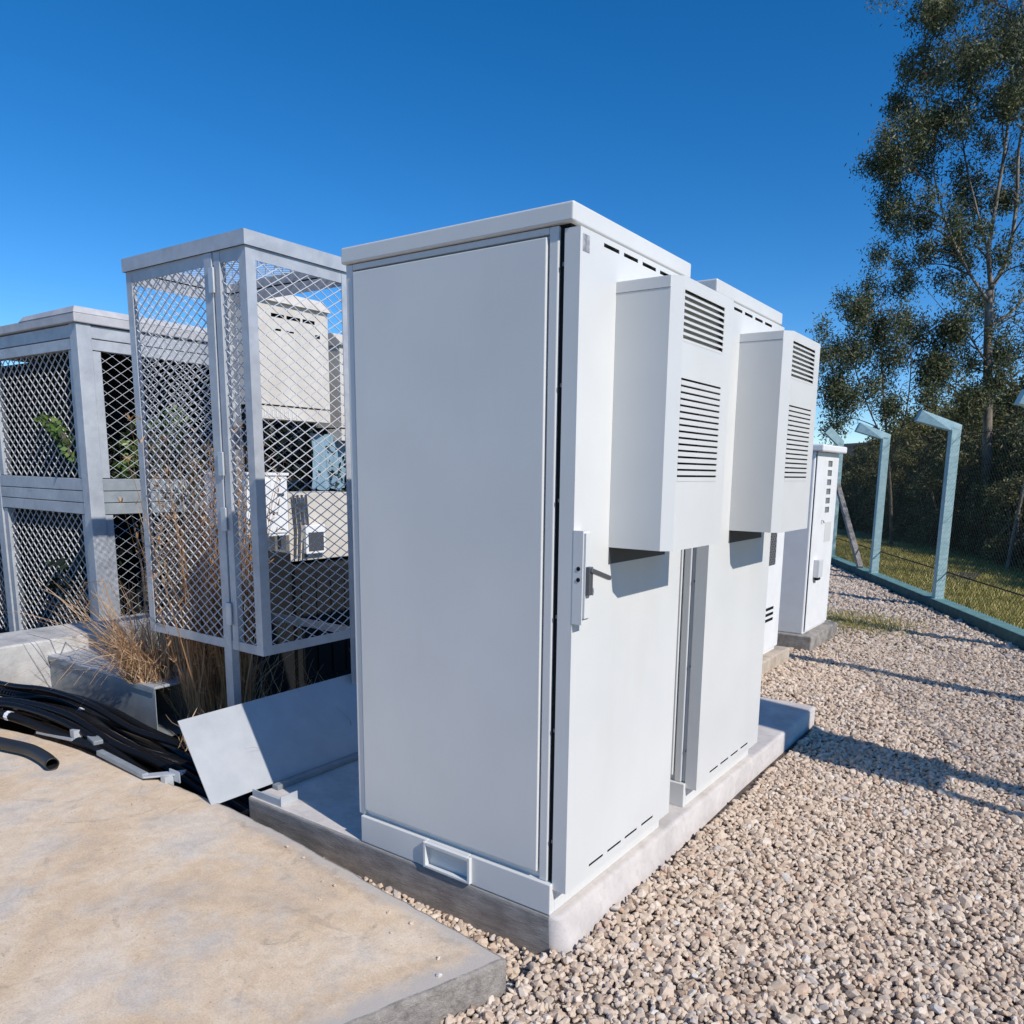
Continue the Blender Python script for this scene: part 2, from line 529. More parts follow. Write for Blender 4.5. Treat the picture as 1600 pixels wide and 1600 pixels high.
tag(g.build('grass_ground', 'grassbase'), kind='structure')

# ------------------------------------------------------------------ setting: pavement
pv = [(-.004, -.251), (-.15, -.236), (-.454, -.206), (-.8, -.172), (-1.131, -.138), (-1.583, -.11), (-2.05, -.118), (-2.42, -.14), (-2.81, -.15), (-3.14, -.184), (-3.47, -.235), (-4.6, -.33), (-9, -.6), (-9, -5), (-1.15, -5), (-.72, -2.4), (-.40, -1.35), (-.26, -.98), (-.164, -.708), (-.09, -.50)]
def irregular(poly, amp, step):
    out = []
    for i in range(len(poly)):
        p, q = Vector(poly[i]), Vector(poly[(i + 1) % len(poly)])
        n = max(1, int((q - p).length / step)) if (q - p).length < 3 else 1
        for k in range(n):
            w = p.lerp(q, k / n)
            out.append((w.x + rnd.uniform(-amp, amp), w.y + rnd.uniform(-amp, amp)))
    return out
ip = irregular(pv, .004, .05)
bm = bmesh.new()
top = [bm.verts.new((x, y, 0)) for x, y in ip]
bot = [bm.verts.new((x + rnd.uniform(-.004, .004), y + rnd.uniform(-.004, .004), -.16)) for x, y in ip]
ft = bm.faces.new(top)
n = len(ip)
for i in range(n):
    f = bm.faces.new((top[i], bot[i], bot[(i + 1) % n], top[(i + 1) % n]))
    f.material_index = 1
bmesh.ops.recalc_face_normals(bm, faces=bm.faces)
me = bpy.data.meshes.new('pavement')
bm.to_mesh(me); bm.free()
me.materials.append(MT['pave']); me.materials.append(MT['pave_side'])
o = bpy.data.objects.new('pavement', me)
COL.objects.link(o)
bv = o.modifiers.new('bevel', 'BEVEL'); bv.width = .014; bv.segments = 3; bv.material = 1; bv.limit_method = 'ANGLE'
tag(o, kind='structure')

# ------------------------------------------------------------------ setting: equipment slab
sl = []
for k in range(13):
    an = -math.pi / 2 + k / 12 * math.pi / 2
    sl.append((-.035 + .035 * math.cos(an), .035 - .004 + .035 * math.sin(an)))
base = [(-1.62, -.004)] + sl + [(.005, 2.9), (-1.62, 2.9)]
mb = MB()
n = len(base)
cx0 = -.8
def outw(x, y):
    k = .065 if x > -.2 and y < 2.8 else 0
    if x > -.04 and y < .06:
        k *= min(1, max(0, (y + .004) / .035)) * .7 + .3
    return (x + k * max(0, min(1, (x + .06) / .06)), y)
vs = [(x, y, 0) for x, y in base] + [(*outw(x, y), -.2) for x, y in base]
fs = [tuple(range(n))] + [(i, n + i, n + (i + 1) % n, (i + 1) % n) for i in range(n)]
mb.add(vs, fs)
o = mb.build('concrete_slab', 'slab', bevel=.014, seg=3)
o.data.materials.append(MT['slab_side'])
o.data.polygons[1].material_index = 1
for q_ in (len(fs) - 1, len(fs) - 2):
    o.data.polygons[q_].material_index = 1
for q_ in range(2, 15):
    o.data.polygons[q_].use_smooth = True
tag(o, kind='structure')

# ------------------------------------------------------------------ gravel stones (stuff, geometry nodes)
def in_yard(x, y):
    d = (x - F0.x) * FN.x + (y - F0.y) * FN.y
    ok = d < -.11
    slab = (x > -1.64) & (x < .045) & (y > -.004) & (y < 2.9)
    # pavement: left of its right edge / near edge
    edge_y = np.interp(x, [-1.583, -1.131, -.454, -.004], [-.11, -.138, -.206, -.251])
    right_x = np.interp(y, [-5, -2.4, -1.35, -.98, -.708, -.5, -.251], [-1.15, -.72, -.40, -.26, -.164, -.09, -.004])
    pave = (y < edge_y) & (x < right_x)
    left = (x < np.interp(y, [-.3, 0, 2.9, 4, 13], [-1.2, -1.2, -1.6, -1.7, -4])) 
    base3 = (x > -1.5) & (x < -.66) & (y > 3.4) & (y < 4.50)
    base4 = (x > -1.4) & (x < -.60) & (y > 4.92) & (y < 5.80)
    return ok & ~slab & ~pave & ~left & ~base3 & ~base4
cx, cy = 1.2465, -1.9313
pts, rad = [], []
for (d0, d1, cell, r) in ((0.0, 4.6, .0155, .0097), (4.6, 7.6, .020, .0115), (7.6, 17, .034, .017)):
    gx = np.arange(-5, 6, cell); gy = np.arange(-3, 14.5, cell)
    X, Y = np.meshgrid(gx, gy)
    X = (X + nrg.uniform(-.5, .5, X.shape) * cell).ravel(); Y = (Y + nrg.uniform(-.5, .5, Y.shape) * cell).ravel()
    D = np.hypot(X - cx, Y - cy)
    # keep to a wide wedge around the view
    az = np.arctan2((X - cx), (Y - cy))
    k = (D >= d0) & (D < d1) & in_yard(X, Y) & (az > -1.35) & (az < .75) & (D > .25)
    X, Y = X[k], Y[k]
    Z = GZ + nrg.uniform(-.009, .010, len(X)) + .006 * np.sin(X * 5.1 + Y * 3.3) * np.sin(Y * 4.7)
    near_slab = np.clip(1 - np.abs(X - .05) / .12, 0, 1) * ((Y > 0) & (Y < 2.9))
    Z += near_slab * .012
    gap = (Y < 0) & (Y > -.25) & (X < -.02)
    Z -= gap * .040
    pts.append(np.stack([X, Y, Z], 1))
    rr = r * np.exp(nrg.normal(0, .27, len(X)))
    rr = np.where(nrg.random(len(X)) < .03, rr * 1.5, rr)
    rad.append(rr)
k_ = 14
X = nrg.uniform(-2.6, -.05, k_); Y = np.interp(X, [-2.6, -1.131, -.454, -.004], [-.16, -.15, -.22, -.27]) - np.abs(nrg.normal(0, .16, k_)) - .01
ok_ = X < np.interp(Y, [-5, -2.4, -1.35, -.98, -.708, -.5, -.251], [-1.15, -.72, -.40, -.26, -.164, -.09, -.004]) - .02
pts.append(np.stack([X, Y, np.full(k_, .003)], 1)[ok_]); rad.append(np.full(ok_.sum(), .0055) * np.exp(nrg.normal(0, .35, ok_.sum())))
pts = np.concatenate(pts); rad = np.concatenate(rad)
me = bpy.data.meshes.new('gravel')
me.vertices.add(len(pts))
me.vertices.foreach_set('co', pts.astype(np.float32).ravel())
at = me.attributes.new('rad', 'FLOAT', 'POINT')
at.data.foreach_set('value', rad.astype(np.float32))
me.update()
gravel = bpy.data.objects.new('gravel', me)
COL.objects.link(gravel)
tag(gravel, 'pinkish beige crushed gravel spread over the yard', kind='stuff')
ng = bpy.data.node_groups.new('gravel_scatter', 'GeometryNodeTree')
ng.interface.new_socket('Geometry', in_out='INPUT', socket_type='NodeSocketGeometry')
ng.interface.new_socket('Geometry', in_out='OUTPUT', socket_type='NodeSocketGeometry')
N, L = ng.nodes, ng.links
gi, go = N.new('NodeGroupInput'), N.new('NodeGroupOutput')
join = N.new('GeometryNodeGeometryToInstance')
for k in range(8):
    ico = N.new('GeometryNodeMeshIcoSphere'); ico.inputs['Radius'].default_value = 1; ico.inputs['Subdivisions'].default_value = 2
    rv = N.new('FunctionNodeRandomValue'); rv.data_type = 'FLOAT'
    rv.inputs[2].default_value = .55; rv.inputs[3].default_value = 1.15; rv.inputs['Seed'].default_value = k * 7 + 1
    ps = N.new('GeometryNodeInputPosition')
    vm = N.new('ShaderNodeVectorMath'); vm.operation = 'SCALE'
    L.new(ps.outputs[0], vm.inputs[0]); L.new(rv.outputs[1], vm.inputs['Scale'])
    sp = N.new('GeometryNodeSetPosition')
    L.new(ico.outputs['Mesh'], sp.inputs['Geometry']); L.new(vm.outputs[0], sp.inputs['Position'])
    tr = N.new('GeometryNodeTransform')
    tr.inputs['Scale'].default_value = (1.25 + .12 * (k % 3), .95 - .08 * (k % 2), .72 + .07 * (k % 4))
    ch = N.new('GeometryNodeConvexHull')
    L.new(sp.outputs[0], ch.inputs[0]); L.new(ch.outputs[0], tr.inputs['Geometry'])
    sm = N.new('GeometryNodeSetMaterial'); sm.inputs['Material'].default_value = MT['stone']
    L.new(tr.outputs[0], sm.inputs['Geometry'])
    L.new(sm.outputs[0], join.inputs[0])
iop = N.new('GeometryNodeInstanceOnPoints')
iop.inputs['Pick Instance'].default_value = True
L.new(gi.outputs[0], iop.inputs['Points']); L.new(join.outputs[0], iop.inputs['Instance'])
ri = N.new('FunctionNodeRandomValue'); ri.data_type = 'INT'
ri.inputs[4].default_value = 0; ri.inputs[5].default_value = 7; ri.inputs['Seed'].default_value = 3
L.new(ri.outputs[2], iop.inputs['Instance Index'])
rr = N.new('FunctionNodeRandomValue'); rr.data_type = 'FLOAT_VECTOR'
rr.inputs[0].default_value = (-.7, -.7, 0); rr.inputs[1].default_value = (.7, .7, 6.28)
L.new(rr.outputs[0], iop.inputs['Rotation'])
na = N.new('GeometryNodeInputNamedAttribute'); na.data_type = 'FLOAT'; na.inputs['Name'].default_value = 'rad'
L.new(na.outputs[0], iop.inputs['Scale'])
L.new(iop.outputs[0], go.inputs[0])
mod = gravel.modifiers.new('scatter', 'NODES'); mod.node_group = ng

# ------------------------------------------------------------------ equipment cabinets
def make_cabinet(loc, label):
    W, D, ZT, ZB, ZP = .9412, .7807, 2.15, 2.0972, .105
    r = thing('equipment_cabinet', label, 'equipment cabinet', loc, 'pair of light grey outdoor cabinets on the concrete slab')
    # plinth with a fork-lift opening on the near side
    pl = MB()
    pl.box(-.908, -.565, 0, .03, 0, ZP); pl.box(-.372, -.034, 0, .03, 0, ZP); pl.box(-.565, -.372, 0, .03, ZP - .016, ZP); pl.box(-.565, -.372, 0, .03, 0, .008)
    pl.box(-.908, -.034, .762, .79, 0, ZP); pl.box(-.064, -.034, .03, .762, 0, ZP); pl.box(-.908, -.878, .03, .762, 0, ZP)
    po = pl.build('plinth', 'paint', r, bevel=.003)
    fr = MB()
    fr.box(-.577, -.565, -.012, .004, .004, ZP - .004); fr.box(-.372, -.360, -.012, .004, .004, ZP - .004)
    fr.box(-.565, -.372, -.012, .004, ZP - .017, ZP - .004); fr.box(-.565, -.372, -.012, .004, .004, .014)
    fr.build('lifting_slot_frame', 'paint', po, bevel=.002)
    cv = MB().box(-.565, -.372, .012, .016, .008, ZP - .016)
    cv.build('slot_cover', 'paint', po)
    # body
    MB().box(-.92, -.0557, .024, .755, ZP, ZB).build('body', 'paint', r)
    f = MB()
    f.box(-.930, -.897, .012, .060, ZP + .001, ZB - .002); f.box(-.087, -.055, .012, .060, ZP + .001, ZB - .002)
    f.box(-.897, -.087, .012, .023, ZB - .022, ZB - .002)
    f.box(-.930, -.897, .735, .770, ZP + .001, ZB - .002); f.box(-.087, -.055, .735, .770, ZP + .001, ZB - .002)
    f.build('frame', 'paint', r, bevel=.004)
    MB().box(-.891, -.093, .006, .020, ZP + .026, ZB - .029).build('side_panel', 'paint', r, bevel=.003)
    MB().box(-.885, -.093, .757, .774, ZP + .014, ZB - .026).build('side_panel', 'paint', r, bevel=.003)
    g = MB().box(-.0545, -.0365, .022, .758, ZP + .004, ZB - .004)
    g.build('door_gasket', 'black', r)
    for z in (.25, .62, .98, 1.33, 1.66, 1.99):
        MB().box(-.041, -.0362, .012, .024, z - .005, z + .005).build('hinge_pin', 'handle', r)
    # roof lid
    ld = MB().box(-W, 0, 0, D, ZB, ZT)
    ld.build('roof', 'paint', r, bevel=.006, seg=3)
    MB().box(-W + .02, -.02, .02, D - .02, ZB - .006, ZB + .002).build('roof_seal', 'black', r)
    # door with slots
    d = MB()
    holes = []
    for y0, y1 in ((.142, .233), (.261, .352), (.382, .476), (.505, .597)):
        holes.append((y0, y1, 2.058, 2.069))
    for y0, y1 in ((.156, .249), (.279, .375), (.403, .495), (.531, .625)):
        holes.append((y0, y1, .118, .127))
    sheet_x(.016, .002, .0137, .768, .085, 2.084, holes, d)
    d.box(-.036, .0139, .0137, .0157, .0851, 2.0839); d.box(-.036, .0139, .766, .768, .0851, 2.0839)
    d.box(-.036, .0139, .016, .7658, .0851, .0870); d.box(-.036, .0139, .016, .7658, 2.082, 2.0839)
    door = d.build('door', 'paint', r)
    MB().box(-.036, -.030, .018, .764, .089, 2.08).build('door_lining', 'black', door)  # black sheet standing for the unlit inside behind the door slots
    # lock cover and swing handle at the near edge
    lk = MB().box(.0162, .050, .0128, .052, .965, 1.245)
    lc = lk.build('lock_cover', 'paint', door)
    MB().box(.050, .058, .016, .050, .985, 1.238).build('lock_plate', 'paint', lc)
    hd = MB()
    hd.box(.050, .072, .018, .040, 1.055, 1.140)
    hd.bar((.070, .022, 1.132), (.078, .125, 1.098), .016, .014)
    hd.build('handle', 'handle', door, bevel=.003)
    for z in (1.133, 1.100):
        MB().tube([(.036, .0135, z), (.036, .0112, z)], .0065, 10).build('screw', 'black', door)
    MB().box(.0163, .0168, .026, .062, 2.022, 2.068).build('sticker', 'sticker', door)
    # cooling unit
    Y0, Y1, Z0, Z1, XF = .222, .630, 1.181, 1.974, .225
    cu = MB()
    c = .030
    cu.box(.0165, XF - c, Y0, Y0 + .002, Z0, Z1 - .030)                       # near side
    cu.box(.0165, XF - c, Y0 - .0015, Y0 + .001, Z1 - .029, Z1)               # folded top edge
    cu.add([(XF - c, Y0, Z0), (XF, Y0 + c, Z0), (XF, Y0 + c, Z1), (XF - c, Y0, Z1), (XF - c, Y0 + .003, Z0), (XF - .003, Y0 + c, Z0), (XF - .003, Y0 + c, Z1), (XF - c, Y0 + .003, Z1)],
           [(0, 1, 2, 3), (7, 6, 5, 4), (0, 4, 5, 1), (3, 2, 6, 7)])          # chamfer
    cu.box(.0165, XF - .0001, Y1 - .002, Y1, Z0, Z1)                          # far side
    cu.add([(.0165, Y0, Z1), (XF - c, Y0, Z1), (XF, Y0 + c, Z1), (XF, Y1, Z1), (.0165, Y1, Z1), (.0165, Y0, Z1 + .003), (XF - c, Y0, Z1 + .003), (XF, Y0 + c, Z1 + .003), (XF, Y1, Z1 + .003), (.0165, Y1, Z1 + .003)],
           [(4, 3, 2, 1, 0), (5, 6, 7, 8, 9), (0, 1, 6, 5), (1, 2, 7, 6), (2, 3, 8, 7), (3, 4, 9, 8), (4, 0, 5, 9)])
    cu.add([(.0165, Y0 + .002, Z0 + .002), (XF - c, Y0 + .002, Z0 + .002), (XF - .002, Y0 + c, Z0 + .002), (XF - .002, Y1 - .002, Z0 + .002), (.0165, Y1 - .002, Z0 + .002)], [(4, 3, 2, 1, 0)])
    ua, ub, la, lb = 1.797, 1.941, 1.392, 1.694
    ya, yb = .256, .560
    sheet_x(XF, .0025, Y0 + c, Y1, Z0, Z1, [(ya, yb, ua, ub), (ya, yb, la, lb)], cu)
    unit = cu.build('cooling_unit', 'paint', r)
    MB().box(.120, .124, Y0 + .004, Y1 - .004, 1.36, Z1 - .01).build('dark_lining', 'black', unit)  # black sheet standing for the unlit inside behind the louvers
    nl = 8
    pitch = (ub - ua) / nl
    for i in range(nl):
        z = ub - (i + 1) * pitch
        b = MB()
        b.add([(XF + .0005, ya, z + .0052), (XF + .0005, yb, z + .0052), (XF + .0005, yb, z), (XF + .0005, ya, z), (XF - .016, ya, z + .017), (XF - .016, yb, z + .017), (XF - .017, yb, z + .012), (XF - .017, ya, z + .012)],
              [(3, 2, 1, 0), (0, 1, 5, 4), (7, 6, 2, 3), (4, 5, 6, 7), (0, 4, 7, 3), (1, 2, 6, 5)])
        b.build('louver', 'paint', unit)
    MB().box(XF - .022, XF - .019, ya - .004, yb + .004, ua - .003, ub + .003).build('louver_backing', 'louver', unit)
    nl = 16
    pitch = (lb - la) / nl
    for i in range(nl):
        z = lb - (i + 1) * pitch
        b = MB()
        b.box(XF - .006, XF + .0012, ya, yb, z - .0003, z + .0124)
        b.build('louver', 'paint', unit)
    MB().box(.0163, .0185, Y0 + .001, Y1 - .004, 1.127, Z0).build('gasket_strip', 'dark', r)
    return r
cab1 = make_cabinet((0, 0, 0), 'large light grey equipment cabinet nearest the tan concrete pavement, full side panel in view')
cab2 = copy_tree(cab1)
cab2.location = (0, 1.0207, 0)
for ch in [c for d_ in cab2.children if d_.name.startswith('door') and not d_.name.startswith('door_gasket') for c in d_.children]:
    if ch.name.split('.')[0] in ('lock_cover', 'handle', 'screw', 'sticker'):
        for g_ in list(ch.children):
            bpy.data.objects.remove(g_)
        bpy.data.objects.remove(ch)
for ch in cab2.children:
    if ch.name.startswith('door_gasket'):
        ch.data = ch.data.copy(); ch.data.materials[0] = MT['louver']
cab2['label'] = 'light grey equipment cabinet standing behind the first one, mostly hidden by it'

# slab fittings
br = thing('angle_bracket', 'small galvanised angle bracket lying on the slab corner beside the cover plate', 'bracket', (-1.60, .01, 0))
MB().box(0, .19, 0, .004, .001, .032).build('flange', 'galv_bright', br)
MB().box(0, .19, .0041, .055, .001, .005).build('flange', 'galv_bright', br)
MB().box(.19, .194, 0, .085, .001, .045).build('end_plate', 'galv_bright', br)
tag(MB().box(-1.60, -1.56, .11, 1.2, .001, .022).build('floor_rail', 'galv_dull', bevel=.003), 'flat metal rail along the slab in the shade under the cover plate', 'rail')
cl = thing('cable_clamp', 'small black clamp on the slab behind the near cabinet', 'clamp', (-1.08, .60, 0))
MB().box(-.05, .05, -.03, .03, .001, .03).build('clamp_base', 'black', cl, bevel=.006)
MB().tube([(-.03, 0, .03), (0, 0, .06), (.03, 0, .03)], .014, 8).build('clamp_hoop', 'black', cl)

# ------------------------------------------------------------------ leaning cover plate
cp = MB()
A, B = Vector((-1.655, -.150, -.004)), Vector((-1.950, -.105, .300))
A2, B2 = Vector((-1.650, 1.05, -.002)), Vector((-1.945, 1.10, .312))
nrm = (A2 - A).cross(B - A).normalized() * .004
if nrm.x > 0: nrm = -nrm
cp.add([A, A2, B2, B, A + nrm, A2 + nrm, B2 + nrm, B + nrm], [(0, 1, 2, 3), (7, 6, 5, 4), (0, 4, 5, 1), (1, 5, 6, 2), (2, 6, 7, 3), (3, 7, 4, 0)])
tag(cp.build('cover_plate', 'plate'), 'galvanised sheet cover plate leaning off the slab edge over the cable trench', 'cover plate')

# ------------------------------------------------------------------ duct, ledge
du = thing('cable_duct', 'long galvanised cable duct, open and dark at its end, behind the black cables', 'duct', (-2.87, .30, 0))
d = MB()
d.box(-1.75, 0, 0, .004, -.10, .19); d.box(-1.75, 0, .30, .304, -.10, .19); d.box(-1.75, 0, .0041, .2999, -.10, -.096)
d.build('trough', 'galv_dull', du)
MB().box(-1.76, .006, -.006, .310, .190, .204).build('lid', 'galv', du, bevel=.003)
MB().box(-1.76, .006, -.0085, -.006, .168, .190).build('lid_lip', 'galv_dull', du)
lw = MB()
lw.box(-4.55, -4.10, -3.2, 2.2, -.13, .30)
tag(lw.build('low_wall', 'oldconc', bevel=.012), 'low pale concrete wall in front of the far mesh enclosure', 'wall')

# ------------------------------------------------------------------ mesh panels
def diamond(origin, ud, vd, W, H, pu, pv, r, mb=None, dp=None):
    mb = mb or MB()
    o, ud, vd = Vector(origin), Vector(ud), Vector(vd)
    nrm = ud.cross(vd)
    s = pv / pu
    for fam in (1, -1):
        c = -W * s if fam == 1 else 0
        end = H if fam == 1 else H + W * s
        k = c + pv * .5
        while k < end:
            # line v = k + fam*s*u
            us = []
            u0, u1 = 0.0, W
            if fam == 1:
                u0 = max(0, (0 - k) / s); u1 = min(W, (H - k) / s)
            else:
                u0 = max(0, (k - H) / s); u1 = min(W, k / s)
            if u1 - u0 > .004:
                off = nrm * ((dp or r * 2) * .45 * fam)
                p = o + ud * u0 + vd * (k + fam * s * u0) + off
                q = o + ud * u1 + vd * (k + fam * s * u1) + off
                mb.bar(p, q, r * 2, dp or r * 2, up=nrm)
            k += pv
    return mb

# ------------------------------------------------------------------ tall narrow cage beside the cabinet
def angle_post(mb, x, y, z0, z1, sx, sy, w=.045, t=.004):
    xa, xb = sorted((x, x + sx * w)); ya, yb = sorted((y, y + sy * t)); mb.box(xa, xb, ya, yb, z0, z1)
    xa, xb = sorted((x, x + sx * t)); ya, yb = sorted((y + sy * t, y + sy * w)); mb.box(xa, xb, ya, yb, z0, z1)
    return mb
CX0, CX1, CY0, CY1, CZ0, CZ1 = -2.885, -1.90, .31, .90, .52, 2.365
ca = thing('mesh_cage', 'tall narrow galvanised mesh cage standing on legs left of the near cabinet', 'mesh cage', (CX1, CY0, 0))
def L(x, y): return x - CX1, y - CY0
for (x, y, sx, sy, zb) in ((CX1, CY0, -1, 1, CZ0), (CX0, CY0, 1, 1, CZ0), (CX1, CY1, -1, -1, -.11), (CX0, CY1, 1, -1, -.11)):
    lx, ly = L(x, y)
    angle_post(MB(), lx, ly, zb, CZ1, sx, sy, .05).build('post', 'galv', ca)
w, h = CX1 - CX0, CY1 - CY0
rails = [((-w + .051, -.051), 0, 'x'), ((-w + .051, -.051), h, 'x'), ((.051, h - .051), 0, 'y'), ((.051, h - .051), -w, 'y')]
for z0, z1 in ((CZ0, CZ0 + .045), (CZ1 - .055, CZ1)):
    MB().box(-w + .051, -.051, .001, .006, z0, z1).build('rail', 'galv', ca)
    MB().box(-w + .051, -.051, h - .006, h - .001, z0, z1).build('rail', 'galv', ca)
    MB().box(-.006, -.001, .051, h - .051, z0, z1).build('rail', 'galv', ca)
    MB().box(-w + .001, -w + .006, .051, h - .051, z0, z1).build('rail', 'galv', ca)
# door stiles in the middle of the near face
MB().box(-.305, -.245, -.006, .036, -.11, CZ1 - .002).build('mullion', 'galv', ca, bevel=.002)
MB().box(-.235, -.190, -.002, .030, CZ0 + .001, CZ1 - .004).build('door_stile', 'galv', ca, bevel=.002)
for z in (2.24, 1.42, 1.16, .70):
    MB().box(-.262, -.222, -.016, -.0065, z - .055, z + .055).build('hinge', 'galv_bright', ca, bevel=.003)
diamond((-w + .05, .010, CZ0 + .04), (1, 0, 0), (0, 0, 1), w - .05 - .305, CZ1 - CZ0 - .09, .072, .050, .0013, dp=.0055).build('mesh_panel', 'wire', ca)
diamond((-.190, .010, CZ0 + .04), (1, 0, 0), (0, 0, 1), .145, CZ1 - CZ0 - .09, .072, .050, .0013, dp=.0055).build('mesh_panel', 'wire', ca)
diamond((-.010, .045, CZ0 + .04), (0, 1, 0), (0, 0, 1), h - .09, CZ1 - CZ0 - .09, .080, .050, .0013, dp=.0055).build('mesh_panel', 'wire', ca)
diamond((-w + .010, .045, CZ0 + .04), (0, 1, 0), (0, 0, 1), h - .09, CZ1 - CZ0 - .09, .080, .050, .0007, dp=.0014).build('mesh_panel', 'wire', ca)
rz0, rz1 = CZ1 - .001, CZ1 + .062
MB().box(-w - .012, .012, -.012, -.008, rz0, rz1).build('roof_rim', 'galv', ca)
MB().box(-w - .012, .012, h + .008, h + .012, rz0, rz1).build('roof_rim', 'galv', ca)
MB().box(.008, .012, -.0079, h + .0079, rz0, rz1).build('roof_rim', 'galv', ca)
MB().box(-w - .012, -w - .008, -.0079, h + .0079, rz0, rz1).build('roof_rim', 'galv', ca)
for y in (.0, h - .006):
    MB().box(-w, 0, y, y + .006, CZ1 + .001, CZ1 + .0075).build('seal_strip', 'black', ca)
for x in (-w, -.006):
    MB().box(x, x + .006, .0065, h - .0065, CZ1 + .001, CZ1 + .0075).build('seal_strip', 'black', ca)
diamond((-w - .006, -.006, rz1 - .006), (1, 0, 0), (0, 1, 0), w + .012, h + .012, .071, .05, .0012, dp=.004).build('roof_mesh', 'wire', ca)

# ------------------------------------------------------------------ big mesh enclosure far left
BX, BY, BX0, BY1 = -4.60, .87, -7.4, 4.6
eb = thing('mesh_enclosure', 'large roofed galvanised mesh enclosure at the left edge, full of shadow and leaves', 'mesh enclosure', (BX, BY, 0))
W2, H2 = BX - BX0, BY1 - BY
def post2(x, y, nm='post'):
    MB().box(x - .05 if x < 0 or nm == 'x' else x - .10, x + .05 if x < 0 else x, y - .05 if y > 0 else y, y + .05 if y > 0 else y + .10, -.12, 2.30).build('post', 'galv', eb, bevel=.004)
MB().box(-.10, 0, 0, .10, -.12, 2.36).build('post', 'galv', eb, bevel=.004)
for x in (-1.45, -W2 + .1):
    MB().box(x - .10, x, 0, .10, -.12, 2.27).build('post', 'galv', eb, bevel=.004)
for y in (1.35, 2.6, H2 - .1):
    MB().box(-.10, 0, y, y + .10, -.12, 2.27).build('post', 'galv', eb, bevel=.004)
# top bands
MB().box(-W2, -.101, .006, .09, 2.27, 2.355).build('rail', 'galv', eb, bevel=.003)
MB().box(-.09, -.006, .101, H2, 2.27, 2.355).build('rail', 'galv', eb, bevel=.003)
MB().box(-W2, -.101, .004, .06, 2.19, 2.263).build('rail', 'galv', eb, bevel=.003)
MB().box(-.06, -.004, .101, H2, 2.19, 2.263).build('rail', 'galv', eb, bevel=.003)
for za, zb in ((1.215, 1.30), (1.13, 1.21), (1.045, 1.125)):
    MB().box(-W2, -.101, .004, .06, za, zb).build('rail', 'galv', eb, bevel=.003)
    MB().box(-.06, -.004, .101, H2, za, zb).build('rail', 'galv_dull', eb, bevel=.003)
# leaf frames
for x0, x1 in ((-1.44, -.102),):
    for za, zb in ((1.305, 2.187), (-.02, 1.04)):
        MB().box(x1 - .06, x1, .012, .05, za, zb).build('stile', 'galv', eb, bevel=.003)
        MB().box(x0, x0 + .06, .012, .05, za, zb).build('stile', 'galv', eb, bevel=.003)
for za, zb in ((1.305, 2.187), (-.02, 1.04)):
    MB().box(-.05, -.012, .102, .16, za, zb).build('stile', 'galv', eb, bevel=.003)
    diamond((-W2 + .02, .032, za), (1, 0, 0), (0, 0, 1), W2 - .14, zb - za, .095, .080, .0012, dp=.007).build('mesh_panel', 'wire', eb)
    diamond((-.030, .14, za), (0, 1, 0), (0, 0, 1), H2 - .2, zb - za, .107, .075, .0011, dp=.004).build('mesh_panel', 'wire', eb)
# roof
rf = MB().box(-W2 - .02, .02, -.02, H2 + .02, 2.362, 2.425)
ro = rf.build('roof', 'galv_roof', eb, bevel=.006)
MB().add([(-.80, -.022, 2.425), (.022, -.022, 2.425), (.022, H2, 2.425), (-.80, H2, 2.425), (-.77, 0, 2.462), (-.005, 0, 2.47), (-.005, H2, 2.47), (-.77, H2, 2.462)],
         [(3, 2, 1, 0), (4, 5, 6, 7), (0, 1, 5, 4), (1, 2, 6, 5), (2, 3, 7, 6), (3, 0, 4, 7)]).build('roof_cap', 'galv_roof', ro)
MB().box(-W2, -W2 + .01, .1, H2 - .1, -.1, 2.27).build('back_sheet', 'dark', eb)  # wall sheets coloured dark to carry the shade under the roof
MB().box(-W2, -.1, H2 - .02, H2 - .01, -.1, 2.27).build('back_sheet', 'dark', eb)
MB().box(-.9, -.86, .5, H2 - .1, -.1, 2.27).build('shade_sheet', 'black', eb)  # added black sheets stand for the deep shade inside the enclosure
MB().box(-W2, -.9, .52, .56, -.1, 2.27).build('shade_sheet', 'black', eb)

def leaf_plant(name, label, cat, loc, clumps, n, ln, wd, material, stem=True, droop=.5, group=None):
    t = thing(name, label, cat, loc, group)
    cs = []
    for (x, y, z, r) in clumps:
        k = max(3, int(n * r * r / sum(c[3] ** 2 for c in clumps)))
        p = nrg.normal(size=(k, 3)); p /= np.linalg.norm(p, axis=1, keepdims=True)
        p *= (nrg.random(k) ** .45)[:, None] * r
        cs.append(p + np.array([x, y, z]))
    v, f = leaves(np.concatenate(cs), ln, wd, droop)
    np_mesh('foliage', material, v, f, t)
    if stem:
        s = MB()
        for (x, y, z, r) in clumps:
            s.tube([(0, 0, 0), (x * .4 + .03, y * .4, z * .5), (x, y, z)], [.012, .008, .004], 5)
        s.build('stem', 'twig', t)
    return t
leaf_plant('dark_shrub', 'leafy shrub darkened for the shade inside the large mesh enclosure', 'shrub', (BX - .45, BY + .9, -.1),
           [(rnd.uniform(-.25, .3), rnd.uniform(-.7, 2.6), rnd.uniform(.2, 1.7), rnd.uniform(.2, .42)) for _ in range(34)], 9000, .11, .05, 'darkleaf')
leaf_plant('shade_foliage', 'dark hedge standing for deep shade behind the cage and the cream outdoor units', 'backdrop', (-4.1, 2.6, -.1),  # leaf mass added as a dark backing in place of deep shadow
           [(rnd.uniform(-.25, .25), rnd.uniform(-.5, 2.4), rnd.uniform(.1, 1.75), rnd.uniform(.2, .36)) for _ in range(46)], 12000, .07, .03, 'darkleaf')
